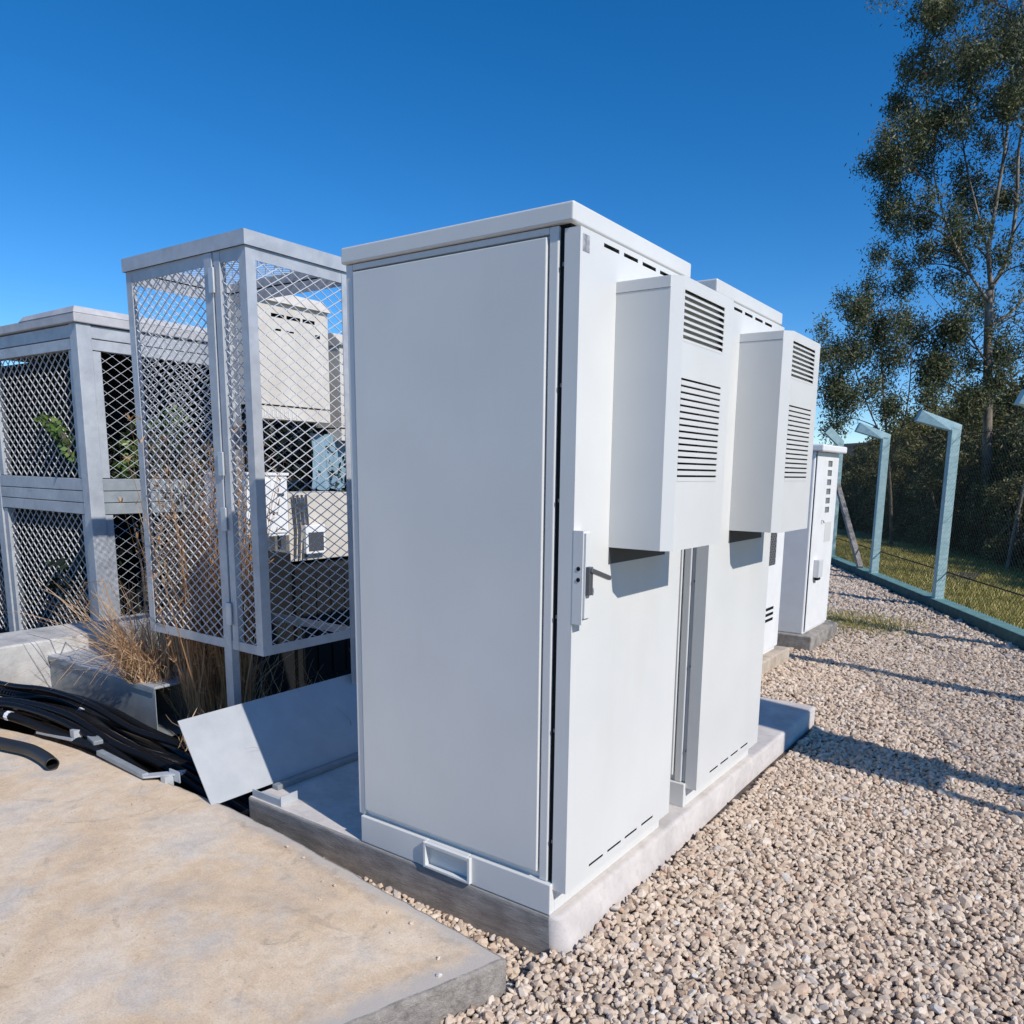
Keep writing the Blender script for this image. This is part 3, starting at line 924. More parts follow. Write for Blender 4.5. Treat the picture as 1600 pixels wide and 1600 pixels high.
leaf_plant('vine', 'bright green vine sprig poking through the upper front mesh of the large enclosure', 'vine', (BX - .32, BY + .01, 1.58),
           [(-.05, 0, .06, .08), (-.18, .01, .12, .07), (-.30, .02, .14, .07), (.02, .01, -.04, .06), (-.12, .02, .02, .07), (.05, .0, -.12, .05)], 130, .062, .030, 'vine')
leaf_plant('vine', 'green vine with small leaves behind the side mesh of the large enclosure', 'vine', (BX - .16, BY + .45, -.1),
           [(0, .05, 1.55, .13), (0, .2, 1.65, .14), (-.02, -.1, 1.45, .10), (0, .3, 1.85, .12), (0, .1, 1.78, .10), (.02, -.05, 1.62, .09)], 330, .06, .03, 'vine')

# ------------------------------------------------------------------ equipment behind the cage
def hung_box(loc, w, h, dp, label, slots, stand=True):
    t = thing('outdoor_unit', label, 'outdoor unit', loc)
    mb = MB()
    sheet_x(0, .003, 0, w, 0, h, slots, mb)
    mb.box(-dp, -.0031, 0, .003, 0, h); mb.box(-dp, -.0031, w - .003, w, 0, h); mb.box(-dp, -dp + .003, .0031, w - .0031, 0, h)
    mb.box(-dp, -.0031, .0031, w - .0031, 0, .003)
    mb.build('housing', 'cream', t)
    MB().box(-.06, -.055, .004, w - .004, .004, h - .004).build('lining', 'black', t)
    MB().add([(-dp - .01, -.01, h), (.03, -.01, h), (.03, w + .01, h), (-dp - .01, w + .01, h), (-dp - .01, -.01, h + .10), (-.06, -.01, h + .09), (-.06, w + .01, h + .09), (-dp - .01, w + .01, h + .10)],
             [(3, 2, 1, 0), (4, 5, 6, 7), (0, 1, 5, 4), (1, 2, 6, 5), (2, 3, 7, 6), (3, 0, 4, 7)]).build('hood', 'cream', t)
    if stand:
        z = loc[2] + .11
        for y in (.03, w - .07):
            MB().box(-dp + .05, -dp + .09, y, y + .04, -z, 0).build('leg', 'black', t)
        MB().box(-.16, -.001, 0, w, -.10, -.012).build('base_tray', 'cream', t)
        for k in range(9):
            y = .03 + k * w * .055
            MB().box(-.0009, .004, y, y + .012, -.088, -.03).build('rib', 'paint', t)
    return t
hung_box((-3.6, 1.585, 1.845), .62, .70, .30, 'tall cream outdoor unit with black slots seen through the mesh cage',
         [(.12, .23, .60, .625), (.25, .37, .60, .625), (.39, .50, .60, .625), (.15, .20, .51, .525), (.50, .545, .505, .53), (.24, .31, .51, .522)])
hung_box((-3.62, 2.33, 1.72), .45, .62, .30, 'cream outdoor unit half hidden behind the near cabinet edge', [(.05, .30, .5, .52)], True)
wb = thing('junction_cabinet', 'small white cabinet on a dark stand inside the view through the cage', 'cabinet', (-3.2, 1.06, .95))
MB().box(-.30, 0, 0, .42, 0, .40).build('body', 'paint_white', wb, bevel=.006)
MB().box(.0005, .008, .02, .40, .02, .37).build('door', 'paint_white', wb, bevel=.004)
MB().box(.0085, .016, .33, .38, .27, .285).build('handle', 'dark', wb)
MB().box(-.31, .01, -.01, .43, .4005, .42).build('roof', 'paint_white', wb, bevel=.003)
for y in (.02, .36):
    for x in (-.29, -.05):
        MB().box(x, x + .04, y, y + .04, -.095, -.001).build('leg', 'dark', wb)
pc = thing('meter_cabinet', 'pale cabinet with a framed meter, low behind the mesh cage', 'cabinet', (-3.25, 1.52, .76))
MB().box(-.35, 0, .0, .62, 0, .47).build('body', 'cream', pc, bevel=.006)
mt = MB()
mt.box(.001, .05, .10, .27, .05, .25)
mtr = mt.build('meter', 'paint_white', pc, bevel=.004)
MB().box(.0505, .054, .12, .25, .07, .20).build('meter_window', 'dark', mtr)
for k in range(4):
    y = .03 + k * .035
    MB().tube([(.015, y, .02), (.02, y + .01, .22), (.03, y - .01, .46)], .008, 6).build('wire', 'dark', pc)
for y in (.04, .54):
    MB().box(-.33, -.28, y, y + .05, -.026, -.001).build('leg', 'dark', pc)
dk = thing('dark_unit', 'black equipment unit standing low behind the mesh cage', 'equipment unit', (-3.05, 1.40, -.127))  # equipment coloured black so it sinks into the shade behind the cage
MB().box(-.5, 0, 0, .95, .0, .86).build('body', 'black', dk, bevel=.006)
for k in range(7):
    MB().box(.0005, .012, .04 + k * .125, .14 + k * .125, .10, .80).build('rib_panel', 'black', dk, bevel=.003)
dk2 = thing('dark_unit', 'black box filling the dark area under the small white cabinet', 'equipment unit', (-3.02, .90, -.127))  # added box, black for the dark area below the cabinet
MB().box(-.4, 0, 0, .45, 0, .98).build('body', 'black', dk2, bevel=.006)
MB().box(.0005, .010, .05, .40, .08, .90).build('door', 'black', dk2, bevel=.003)
bs = MB()
nxp = 14
vs = []
for i in range(nxp + 1):
    y = 2.12 + .34 * i / nxp
    for j in range(7):
        vs.append((-3.75 + .03 * math.sin(i * 1.3 + j * .4) + .02 * rnd.random(), y, 1.24 + .07 * j + .01 * math.sin(i)))
fs = [(i * 7 + j, (i + 1) * 7 + j, (i + 1) * 7 + j + 1, i * 7 + j + 1) for i in range(nxp) for j in range(6)]
bs.add(vs, fs)
tag(bs.build('plastic_sheet', 'bluesheet', smooth=True), 'crumpled pale blue plastic sheet behind the mesh cage', 'plastic sheet')

# ------------------------------------------------------------------ dry grass
def blade_strip(mb, path, w):
    path = [Vector(p) for p in path]
    side = Vector((rnd.uniform(-1, 1), rnd.uniform(-1, 1), rnd.uniform(-.3, .3))).normalized()
    n = len(path)
    vs = []
    for i, p in enumerate(path):
        k = w * (1 - .75 * i / (n - 1))
        vs += [p - side * k, p + side * k]
    mb.add(vs, [(2 * i, 2 * i + 1, 2 * i + 3, 2 * i + 2) for i in range(n - 1)])
def straw(name, label, loc, n, spread, height, lean, w=.0022, sag=.5, cat='dry grass', rad=None, seeds=0):
    mb = MB()
    for _ in range(n):
        a = rnd.uniform(0, 6.28)
        r = spread * math.sqrt(rnd.random())
        b = Vector((r * math.cos(a), r * math.sin(a), 0))
        hgt = height * rnd.uniform(.45, 1.1)
        sd_ = .35 if height < 1 else .10
        d = Vector((lean[0] + rnd.gauss(0, sd_), lean[1] + rnd.gauss(0, sd_), 1))
        pts_ = []
        sg = sag * rnd.uniform(.2, 1.3)
        for k in range(6):
            t = k / 5
            q = b + Vector((d.x * hgt * t, d.y * hgt * t, hgt * t * (1 - sg * t * .8)))
            q += Vector((rnd.gauss(0, .008), rnd.gauss(0, .008), 0))
            pts_.append(q)
        blade_strip(mb, pts_, w * rnd.uniform(.6, 1.4))
        for _s in range(seeds):
            q = pts_[rnd.randint(2, 5)]
            blade_strip(mb, [q, q + Vector((rnd.gauss(0, .015), rnd.gauss(0, .015), rnd.uniform(-.01, .035)))], w * 1.3)
    o = mb.build(name, 'straw_brown' if cat == 'dry plant' else 'straw')
    o.location = loc
    return tag(o, label, cat)
straw('dry_grass_clump', 'tangled dry straw clump spilling over the duct in front of the mesh cage', (-3.08, .40, .20), 440, .14, .74, (-.06, -.18), .0036, .9)
straw('dry_plant', 'tall dry brown plant standing inside the tall mesh cage', (-2.70, .58, -.1), 460, .17, 1.62, (.02, .0), .0042, .1, 'dry plant', seeds=18)
straw('dry_grass_tuft', 'dry straw tuft between the duct end and the leaning plate', (-2.42, .22, -.02), 26, .05, .30, (.12, .10), .0032, .6)
straw('dry_grass_clump', 'dull dry grass in the shade under the tall mesh cage', (-2.2, .75, -.1), 160, .45, .5, (0, -.1), .0026, .5)
straw('dry_grass_clump', 'dry grass growing at the left foot of the tall mesh cage', (-2.95, .75, -.1), 170, .26, .85, (.02, -.08), .0030, .5)
sb = MB()
sb.tube([(-3.30, .40, .22), (-3.32, .36, .42), (-3.38, .33, .60), (-3.44, .30, .66), (-3.50, .27, .58), (-3.50, .25, .46)], .0035, 6)
sb.tube([(-3.26, .40, .22), (-3.30, .36, .44), (-3.42, .34, .74), (-3.55, .30, .72), (-3.62, .26, .55)], .0035, 6)
sb.tube([(-3.15, .35, .28), (-3.4, .30, .44), (-3.75, .24, .62), (-3.95, .22, .66)], .003, 6)
tag(sb.build('bent_stalk', 'straw', smooth=True), 'long bent dry stalks arching out of the straw clump', 'dry stalk')

# ------------------------------------------------------------------ cables and tray
ctrl = [Vector((-5.2, -.36, .09)), Vector((-3.75, -.22, .095)), Vector((-3.34, -.09, .10)), Vector((-3.0, -.01, .05)), Vector((-2.72, .06, -.04)), Vector((-2.42, .16, -.12)), Vector((-1.95, .20, -.22)), Vector((-1.75, .22, -.30))]
def spline(c, n=6):
    out = []
    for i in range(len(c) - 1):
        p0, p1, p2, p3 = c[max(i - 1, 0)], c[i], c[i + 1], c[min(i + 2, len(c) - 1)]
        for k in range(n):
            t = k / n
            out.append(.5 * ((2 * p1) + (p2 - p0) * t + (2 * p0 - 5 * p1 + 4 * p2 - p3) * t * t + (3 * p1 - p0 - 3 * p2 + p3) * t ** 3))
    out.append(c[-1])
    return out
ncab = 11
for k in range(ncab):
    off = (k / (ncab - 1) - .5)
    dz = (.028 if k % 3 == 1 else 0) + (.05 if k % 5 == 2 else 0)
    cc = [p + Vector((-.06 * off + rnd.gauss(0, .008), .30 * off + rnd.gauss(0, .012), dz + rnd.gauss(0, .012))) for p in ctrl]
    pth = spline(cc)
    rad_ = rnd.choice([.011, .014, .018, .021])
    if k % 3 == 0:
        rad_ = .023
        fine_ = spline(cc, 60)
        o = MB().tube(fine_, [rad_ + (.0022 if q_ % 2 else -.0012) for q_ in range(len(fine_))], 9).build('black_cable', 'cable')
    else:
        o = MB().tube(pth, rad_, 8).build('black_cable', 'cable', smooth=True)
    lb_ = 'thick ridged black conduit in the cable bundle' if k % 3 == 0 and k not in (0, ncab - 1) else {0: 'black cable of the bundle nearest the pavement edge', ncab - 1: 'black cable of the bundle nearest the galvanised duct'}.get(k, 'black cable inside the bundle sagging from the left into the trench')
    tag(o, lb_, 'cable', 'black cables running into the trench')
    if k in (0, 1, 3, 5, 8):
        i = rnd.choice([9, 12, 15, 20, 23])
        MB().tube([pth[i], pth[i].lerp(pth[i + 1], .35)], rad_ + .003, 8).build('cable_tie', 'tie', o)
# fat joint sleeves
for (i0, off) in ((16, -.10), (22, -.12)):
    pth = [p + Vector((.0, off, .035)) for p in spline(ctrl)[i0:i0 + 4]]
    tag(MB().tube(pth, [.012, .026, .026, .014], 10).build('cable_joint', 'cable', smooth=True),
        'thick black joint sleeve ' + ('nearest the left on the front cable' if i0 == 16 else 'lower down where the cables drop'), 'cable joint')
# cut conduit on the pavement
cd = [Vector((-4.4, -.42, .032)), Vector((-3.4, -.44, .034)), Vector((-3.05, -.385, .038)), Vector((-2.86, -.345, .036)), Vector((-2.70, -.345, .032)), Vector((-2.585, -.36, .030))]
pth = spline(cd, 8)
ct = MB()
seg = 14
ring = []
ct.tube(pth, .030, seg, cap=False)
inner = [p for p in pth[-8:]]
mb2 = MB().tube(inner, .025, seg, cap=False)
mb2.f = [f[::-1] for f in mb2.f]
ct.add(mb2.v, mb2.f)
nO = len(pth) * seg
ct.f += [((len(pth) - 1) * seg + k, (len(pth) - 1) * seg + (k + 1) % seg, nO + 7 * seg + (k + 1) % seg, nO + 7 * seg + k) for k in range(seg)]
tag(ct.build('conduit', 'conduit', smooth=True), 'thick black plastic conduit with a cut open end lying on the pavement', 'conduit')
tr = thing('cable_tray', 'broken galvanised cable tray with loose rails along the pavement edge under the cables', 'cable tray', (-2.5, -.12, 0))
MB().bar((-.66, .09, .075), (-.21, .03, .030), .045, .022).build('rail', 'galv_dull', tr, bevel=.003)
MB().bar((-.62, -.06, .03), (-.36, -.01, .030), .05, .010).build('crossbar', 'galv', tr)
MB().box(-.39, -.35, -.02, .02, .02, .075).build('bracket', 'galv_bright', tr)
MB().bar((-.08, -.03, .028), (.36, -.045, .018), .030, .024).build('rail', 'galv_dull', tr, bevel=.003)
MB().bar((.36, -.045, .018), (.50, .06, .035), .045, .008).build('crossbar', 'galv_bright', tr)
MB().box(.44, .475, -.02, .02, -.12, .030).build('leg', 'galv_bright', tr)
MB().box(.44, .52, .022, .028, .0, .05).build('bracket', 'galv_bright', tr)

# ------------------------------------------------------------------ smaller cabinets at the back
def slab_block(name, x0, x1, y0, y1, z0, z1, m_, label):
    return tag(MB().box(x0, x1, y0, y1, z0, z1).build(name, m_, bevel=.010), label, 'concrete base')
slab_block('concrete_base', -1.60, -.655, 3.35, 4.50, -.2, -.005, 'tanconc', 'tan concrete base under the half hidden white cabinet')
slab_block('concrete_base', -1.45, -.600, 4.917, 5.81, -.2, .018, 'mossconc', 'dirty grey concrete base under the slim white cabinet')
hc = thing('vented_cabinet', 'white cabinet with a mesh vent, half hidden between large cabinet and slim cabinet', 'cabinet', (-.72, 3.45, -.005))
mb = MB()
sheet_x(0, .004, 0, .90, .04, 1.50, [(.50, .72, .72, 1.02), (.56, .75, .27, .295), (.56, .75, .315, .34), (.56, .75, .36, .385)], mb)
mb.build('door', 'paint_white', hc)
MB().box(-.55, -.02, 0, .90, 0, 1.50).build('body', 'paint_white', hc, bevel=.006)
MB().box(-.0195, -.012, .01, .89, .05, 1.48).build('door_lining', 'black', hc)
diamond((-.006, .50, .72), (0, 1, 0), (0, 0, 1), .22, .30, .04, .04, .0022).build('mesh_vent', 'midgrey', hc)
MB().box(-.58, .03, -.03, .93, 1.50, 1.55).build('roof', 'paint_white', hc, bevel=.006)
sc_ = thing('slim_cabinet', 'slim tall white cabinet with six square vents near the fence', 'cabinet', (-.682, 4.975, .018))
MB().box(-.40, -.012, 0, .72, 0, 1.60).build('body', 'paint_white', sc_, bevel=.012)
dm = MB()
sq = [(.36, .50, 1.475 - k * .082, 1.475 - k * .082 + .052) for k in range(6)]
sheet_x(.003, .004, .012, .708, .03, 1.595, sq, dm)
dr = dm.build('door', 'paint_white', sc_)
MB().box(-.0115, -.006, .02, .70, .04, 1.58).build('door_lining', 'midgrey', dr)
MB().box(.0035, .006, .40, .60, .80, .98).build('notice_plate', 'paint', dr)
ls = MB()
ls.box(.0035, .055, .13, .25, .50, .66)
lsb = ls.build('lock_box', 'louver', dr, bevel=.006)
MB().box(.012, .045, .15, .23, .475, .4995).build('padlock', 'black', lsb, bevel=.005)
MB().tube([(.004, .27, 1.0), (.02, .27, 1.0), (.02, .30, .98)], .006, 6).build('handle', 'galv', dr)
MB().box(-.44, .06, -.035, .755, 1.60, 1.66).build('roof', 'paint_white', sc_, bevel=.012)

# ------------------------------------------------------------------ fence
fe = thing('chain_link_fence', 'chain link fence with bent teal posts on a teal kerb along the gravel yard', 'fence', (0, 0, 0))
def fpost(p, corner=False):
    mb = MB()
    s = .052
    u, v = Vector((FD.x, FD.y, 0)), Vector((FN.x, FN.y, 0))
    def ring(c, up, k=1.0):
        return [c + u * s * a + up * s * b * k for a, b in ((-1, -1), (1, -1), (1, 1), (-1, 1))]
    armdir = (Vector((-1, .05, 0)).normalized() * .41 + Vector((0, 0, .15))) if not corner else Vector((-.20, -.12, .22))
    ad = armdir.normalized()
    av = Vector((-ad.z, 0, -ad.x)) if False else u.cross(ad).normalized()
    r0 = ring(p + Vector((0, 0, -.12)), v)
    r1 = ring(p + Vector((0, 0, 1.95)), v)
    top = p + Vector((0, 0, 1.975))
    r2 = [top + u * s * a + (v * (.9) + Vector((0, 0, 1)) * .55).normalized() * s * 1.25 * b for a, b in ((-1, -1), (1, -1), (1, 1), (-1, 1))]
    tip = top + armdir
    upv = ad.cross(u).normalized()
    if upv.z < 0: upv = -upv
    r3 = [tip + u * s * a * .95 + upv * s * 1.35 * b for a, b in ((-1, -1), (1, -1), (1, 1), (-1, 1))]
    vs = r0 + r1 + r2 + r3
    fs = [(3, 2, 1, 0), (12, 13, 14, 15)]
    for k in range(3):
        for i in range(4):
            j = (i + 1) % 4
            fs.append((k * 4 + i, k * 4 + j, k * 4 + 4 + j, k * 4 + 4 + i))
    mb.add(vs, fs)
    return mb.build('post', 'teal', fe, bevel=.008)
for i_, p in enumerate(FENCE):
    fpost(p, i_ == 0)
for k in range(len(FENCE) - 1):
    a, b = FENCE[k], FENCE[k + 1]
    ud = (b - a).normalized()
    off = Vector((FN.x, FN.y, 0)) * .058
    diamond(a + off + Vector((0, 0, .0)), ud, (0, 0, 1), (b - a).length, 1.95, .062, .062, .0011).build('mesh_panel', 'fwire', fe)
for z in (.32, 1.0, 1.9):
    MB().tube([FENCE[0] + Vector((FN.x * .06, FN.y * .06, z)), FENCE[-1] + Vector((FN.x * .06, FN.y * .06, z))], .0035 if z > .5 else .008, 5).build('tension_wire', 'fwire', fe)
kb = MB()
a, b = fence_pt(-2.6, -.09, 0), fence_pt(13, -.09, 0)
c, d = fence_pt(13, .09, 0), fence_pt(-2.6, .09, 0)
kb.prism([(a.x, a.y), (b.x, b.y), (c.x, c.y), (d.x, d.y)][::1], -.25, .005)
ko = kb.build('kerb', 'teal_kerb', fe, bevel=.012)
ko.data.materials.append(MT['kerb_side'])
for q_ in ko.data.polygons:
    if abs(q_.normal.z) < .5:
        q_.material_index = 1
# brace from the corner post
p0 = FENCE[0]
MB().bar(p0 + Vector((.0, .0, 1.25)) + Vector((FD.x, FD.y, 0)) * .05, fence_pt(-.55, -.03, .0), .08, .08).build('brace', 'mossconc', fe, bevel=.006)

# pole with a long box, unseen outside the frame on the right: shaped to throw the broad shadow onto the slab
pb = thing('pole_box', 'unseen grey box on a slim pole whose broad shadow falls over the slab end', 'pole box', (3.2, 1.70, GZ))
MB().tube([(0, 0, -.05), (0, 0, 3.25)], .035, 10).build('pole', 'galv', pb, smooth=False)
MB().box(-.10, .10, .0, .44, 2.05, 3.15).build('box', 'paint', pb, bevel=.01)
MB().box(-.12, .12, -.03, .47, 3.151, 3.19).build('lid', 'paint', pb, bevel=.005)

# ------------------------------------------------------------------ grass outside the fence and a patch on the gravel
def grass_obj(name, P, h, label, w=.004):
    n = len(P)
    a = nrg.uniform(0, 6.28, n)
    hh = h * nrg.uniform(.5, 1.3, n)
    d = np.stack([np.cos(a), np.sin(a), np.zeros(n)], 1)
    lean = nrg.normal(0, .5, (n, 2)) * hh[:, None]
    ww = (w * nrg.uniform(.7, 1.4, n))[:, None]
    tip = P + np.concatenate([lean, hh[:, None]], 1)
    mid = P + np.concatenate([lean * .35, hh[:, None] * .6], 1)
    v = np.stack([P - d * ww, P + d * ww, mid + d * ww * .8, mid - d * ww * .8, tip], 1).reshape(-1, 3)
    i = np.arange(n)[:, None] * 5
    f = np.concatenate([i + np.array([[0, 1, 2]]), i + np.array([[0, 2, 3]]), i + np.array([[3, 2, 4]])])
    return tag(np_mesh(name, 'blade', v, f), label, kind='stuff')
n = 60000
t = nrg.uniform(-9, 6.5, n); o_ = .12 + nrg.random(n) ** 1.2 * 4.7
P = np.stack([F0.x + FD.x * t + FN.x * o_, F0.y + FD.y * t + FN.y * o_, GZ + .07 - .075 * o_], 1)
grass_obj('grass', P, .07, 'yellow green grass strip beyond the fence', .006)
n = 2600
P = np.stack([nrg.normal(-.62, .30, n), nrg.normal(6.55, .30, n), np.full(n, GZ + .005)], 1)
k = (P[:, 0] > -1.2)
grass_obj('grass_patch', P[k], .05, 'thin yellowish grass patch on the gravel beside the slim cabinet', .003)

# ------------------------------------------------------------------ eucalyptus trees
RH = Vector((.8281, .5605, 0)); FH = Vector((-.5605, .8281, 0))
CL1 = [(-1.66, 8.67, 0.57), (-1.06, 8.82, 0.63), (-0.55, 8.78, 0.57), (-2.16, 8.48, 0.29), (-1.9, 8.44, 0.4), (-1.41, 8.26, 0.46), (-0.89, 8.22, 0.4), (-0.47, 8.13, 0.46), (-2.0, 7.92, 0.32), (-1.58, 7.88, 0.32), (-0.75, 7.85, 0.46), (-0.81, 7.46, 0.34), (-0.39, 7.47, 0.4), (-1.9, 7.4, 0.4), (-1.42, 7.36, 0.29), (-1.76, 7.11, 0.34), (-1.29, 7.12, 0.37), (-0.77, 7.13, 0.32), (-2.5, 7.15, 0.18), (-2.32, 6.91, 0.32), (-2.0, 6.82, 0.32), (-1.68, 6.83, 0.32), (-1.26, 6.86, 0.32), (-0.73, 6.81, 0.25), (-2.56, 6.57, 0.23), (-2.33, 6.42, 0.25), (-2.24, 6.03, 0.3), (-2.01, 5.88, 0.23), (-2.35, 5.88, 0.16), (-1.02, 6.1, 0.28), (-0.75, 6.01, 0.23), (-0.34, 6.21, 0.28), (-0.17, 5.82, 0.28), (-1.77, 5.59, 0.28), (-1.44, 5.5, 0.32), (-1.63, 5.29, 0.23), (-1.11, 5.4, 0.3), (-0.77, 5.3, 0.25), (-0.84, 4.9, 0.23), (-2.26, 5.1, 0.18), (-1.78, 5.11, 0.16), (-0.08, 4.91, 0.32), (-0.98, 4.22, 0.37), (-0.47, 4.08, 0.34), (-0.06, 4.29, 0.37), (-1.16, 3.86, 0.28), (-0.24, 3.45, 0.41), (0.12, 3.46, 0.32), (-0.73, 3.44, 0.3), (-1.07, 3.01, 0.3), (0.17, 2.82, 0.32)]
CL1 += [(.2, 8.6, .5), (.8, 8.3, .5), (1.3, 7.7, .45), (.5, 7.4, .4), (1.1, 6.8, .4), (.4, 6.5, .35), (.9, 6.0, .4), (1.4, 5.4, .35), (.7, 5.1, .35), (.4, 9.3, .6), (-.4, 9.5, .6), (-1.2, 9.4, .55), (.6, 4.2, .3), (1.0, 3.6, .3)]
CL2 = [(-2.33, 4.62, 0.21), (-1.97, 4.57, 0.18), (-2.74, 4.4, 0.21), (-2.87, 4.04, 0.18), (-2.51, 4.23, 0.18), (-2.62, 3.67, 0.25), (-2.88, 3.46, 0.25), (-2.17, 4.15, 0.23), (-1.78, 4.05, 0.21), (-1.91, 3.63, 0.25), (-2.29, 3.2, 0.3), (-3.22, 3.56, 0.18), (-3.17, 2.97, 0.21), (-1.56, 3.43, 0.25), (-2.73, 2.93, 0.28), (-1.85, 3.0, 0.3), (-1.36, 3.11, 0.23)]
LIMBS1 = [([(0.0, -0.12), (-0.18, 1.27), (-0.3, 2.59), (-0.42, 3.76), (-0.49, 4.7)], .085, .065),
          ([(-0.49, 4.7), (-0.59, 5.31), (-0.54, 6.11), (-0.48, 7.09), (-0.5, 8.41), (-.4, 9.3)], .058, .015),
          ([(-0.49, 4.7), (-0.25, 5.26), (-0.2, 6.11), (-0.24, 7.09), (0.05, 8.14), (.3, 9.2)], .055, .015),
          ([(-0.51, 4.49), (-0.94, 5.05), (-1.34, 5.8), (-1.63, 6.68), (-1.84, 7.83)], .036, .012),
          ([(-0.54, 5.11), (-0.84, 5.91), (-1.16, 6.88), (-1.41, 8.21)], .030, .012),
          ([(-0.46, 4.08), (-0.02, 4.4), (0.43, 5.12), (0.7, 6.33), (1.0, 7.6)], .042, .012),
          ([(-0.40, 3.45), (-0.96, 4.07), (-1.31, 4.27)], .026, .010)]
LIMBS2 = [([(-1.75, -.12), (-1.85, 1.0), (-2.0, 2.0), (-2.15, 2.9), (-2.28, 3.7), (-2.33, 4.4)], .045, .010),
          ([(-2.0, 2.0), (-2.4, 2.7), (-2.75, 3.5), (-2.85, 4.0)], .020, .007),
          ([(-1.95, 1.7), (-1.75, 2.6), (-1.75, 3.5), (-1.85, 4.1)], .020, .007)]
CL2 += [(-1.25, 3.9, .28), (-.9, 3.3, .3), (-1.7, 2.6, .3), (-2.4, 2.6, .3), (-2.9, 2.5, .28), (-1.2, 2.6, .3), (-3.1, 3.2, .2), (-2.1, 3.6, .22)]
def tree(name, label, loc, limbs, clumps, nleaf, ll, lw, depth, bark='bark', group=None, seed=1):
    r2 = np.random.default_rng(seed); q2 = random.Random(seed)
    t = thing(name, label, 'tree', loc, group)
    mb = MB()
    nodes = []
    for pts_, ra, rb in limbs:
        dep = q2.uniform(-.5, .5) * depth * .5
        path = []
        for i, (x, z) in enumerate(pts_):
            k = i / (len(pts_) - 1)
            path.append(RH * x + Vector((0, 0, z)) + FH * (dep * k if ra < .1 else 0))
        path = spline(path, 5)
        n = len(path)
        lk_ = 1.0 if ra > .08 else .72
        mb.tube(path, [lk_ * (ra + (rb - ra) * i / (n - 1)) for i in range(n)], 8)
        nodes += [(p, ra + (rb - ra) * i / (n - 1)) for i, p in enumerate(path)]
    trunk = mb.build('trunk', bark, t, smooth=True)
    cs = []
    tw = MB()
    for (x, z, r) in clumps:
        c = RH * x + Vector((0, 0, z)) + FH * q2.uniform(-depth, depth)
        best = min(nodes, key=lambda nd: (nd[0] - c).length + max(0, nd[0].z - (c.z - .25)) * 1.6)
        s = best[0]
        m1 = s.lerp(c, .45) + Vector((q2.gauss(0, .05), q2.gauss(0, .05), q2.gauss(0, .05) + .04))
        br_ = spline([s, m1, c], 4)
        r0 = min(.018, best[1] * .6)
        tw.tube(br_, [r0 + (.004 - r0) * i / (len(br_) - 1) for i in range(len(br_))], 5)
        # sub twigs with tufts
        nt = max(4, int(26 * r))
        subs = [c + Vector((q2.gauss(0, 1), q2.gauss(0, 1), q2.gauss(0, .8))) * r * .75 for _ in range(max(2, int(1 + r * 9)))]
        for _ in range(nt):
            v = Vector((q2.gauss(0, 1), q2.gauss(0, 1), q2.gauss(0, 1) * .8)).normalized() * r * 1.3 * q2.random() ** .6
            st = br_[q2.randint(len(br_) // 2, len(br_) - 1)]
            e = q2.choice(subs) + v * .45
            tw.tube([st, st.lerp(e, .5) + Vector((0, 0, .03)), e], [.004, .003, .0015], 4, cap=False)
            k = int(nleaf * (r / .3) / nt * 10 * q2.uniform(.5, 1.4))
            tuft = r2.normal(size=(k, 3)) * np.array([.095, .095, .115]) + np.array(e)
            cs.append(tuft)
    tw.build('limb', 'twig', t)
    v, f = leaves(np.concatenate(cs), ll, lw, .75, rng=r2)
    np_mesh('crown', 'euc', v, f, t)
    return t
tree('eucalyptus_tree', 'tall eucalyptus with pale forked trunk and airy drooping crown at the right edge', (-.508, 19.70, -.65), LIMBS1, [(x, z + .1, r) for x, z, r in CL1], 130, .075, .021, .75, seed=5).scale = (1.35, 1.35, 1.35)
tree('eucalyptus_tree', 'slender young eucalyptus with sparse leaves left of the tall one', (-.508, 19.70, -.65), LIMBS2, [(x, z + .1, r) for x, z, r in CL2], 170, .072, .020, .35, bark='twig', seed=9).scale = (1.35, 1.35, 1.35)

# ------------------------------------------------------------------ thicket of bushes behind the grass
def bush_mesh(seed, h, w, n):
    r2 = np.random.default_rng(seed); q2 = random.Random(seed)
    cl = []
    for _ in range(34):
        z = q2.uniform(.06, 1.0)
        ww = w * (1.0 - .45 * z * z)
        a = q2.uniform(0, 6.28); rr_ = ww * math.sqrt(q2.random())
        cl.append((rr_ * math.cos(a), rr_ * math.sin(a), z * h, q2.uniform(.16, .38)))
    cs = []
    for c in cl:
        k = int(n * c[3] ** 2 / sum(x[3] ** 2 for x in cl))
        p = r2.normal(size=(k, 3)); p /= np.linalg.norm(p, axis=1, keepdims=True)
        p *= (r2.random(k) ** .4)[:, None] * c[3]
        cs.append(p + np.array(c[:3]))
    v, f = leaves(np.concatenate(cs), .095, .045, .25, rng=r2)
    st = MB()
    for _ in range(5):
        a = q2.uniform(0, 6.28); b = Vector((q2.uniform(-.2, .2), q2.uniform(-.2, .2), -.02))
        e = Vector((math.cos(a) * w * .6, math.sin(a) * w * .6, h * q2.uniform(.7, 1.05)))
        st.tube(spline([b, b.lerp(e, .4) + Vector((q2.gauss(0, .1), q2.gauss(0, .1), .1)), e], 4), [.035 - .0035 * i for i in range(9)], 6)
    for _ in range(40):
        c = q2.choice(cl)
        b = Vector((q2.uniform(-.3, .3), q2.uniform(-.3, .3), q2.uniform(.1, h * .6)))
        st.tube([b, b.lerp(Vector(c[:3]), .5) + Vector((0, 0, .08)), Vector(c[:3])], [.012, .008, .004], 4, cap=False)
    return v, f, st
protos = []
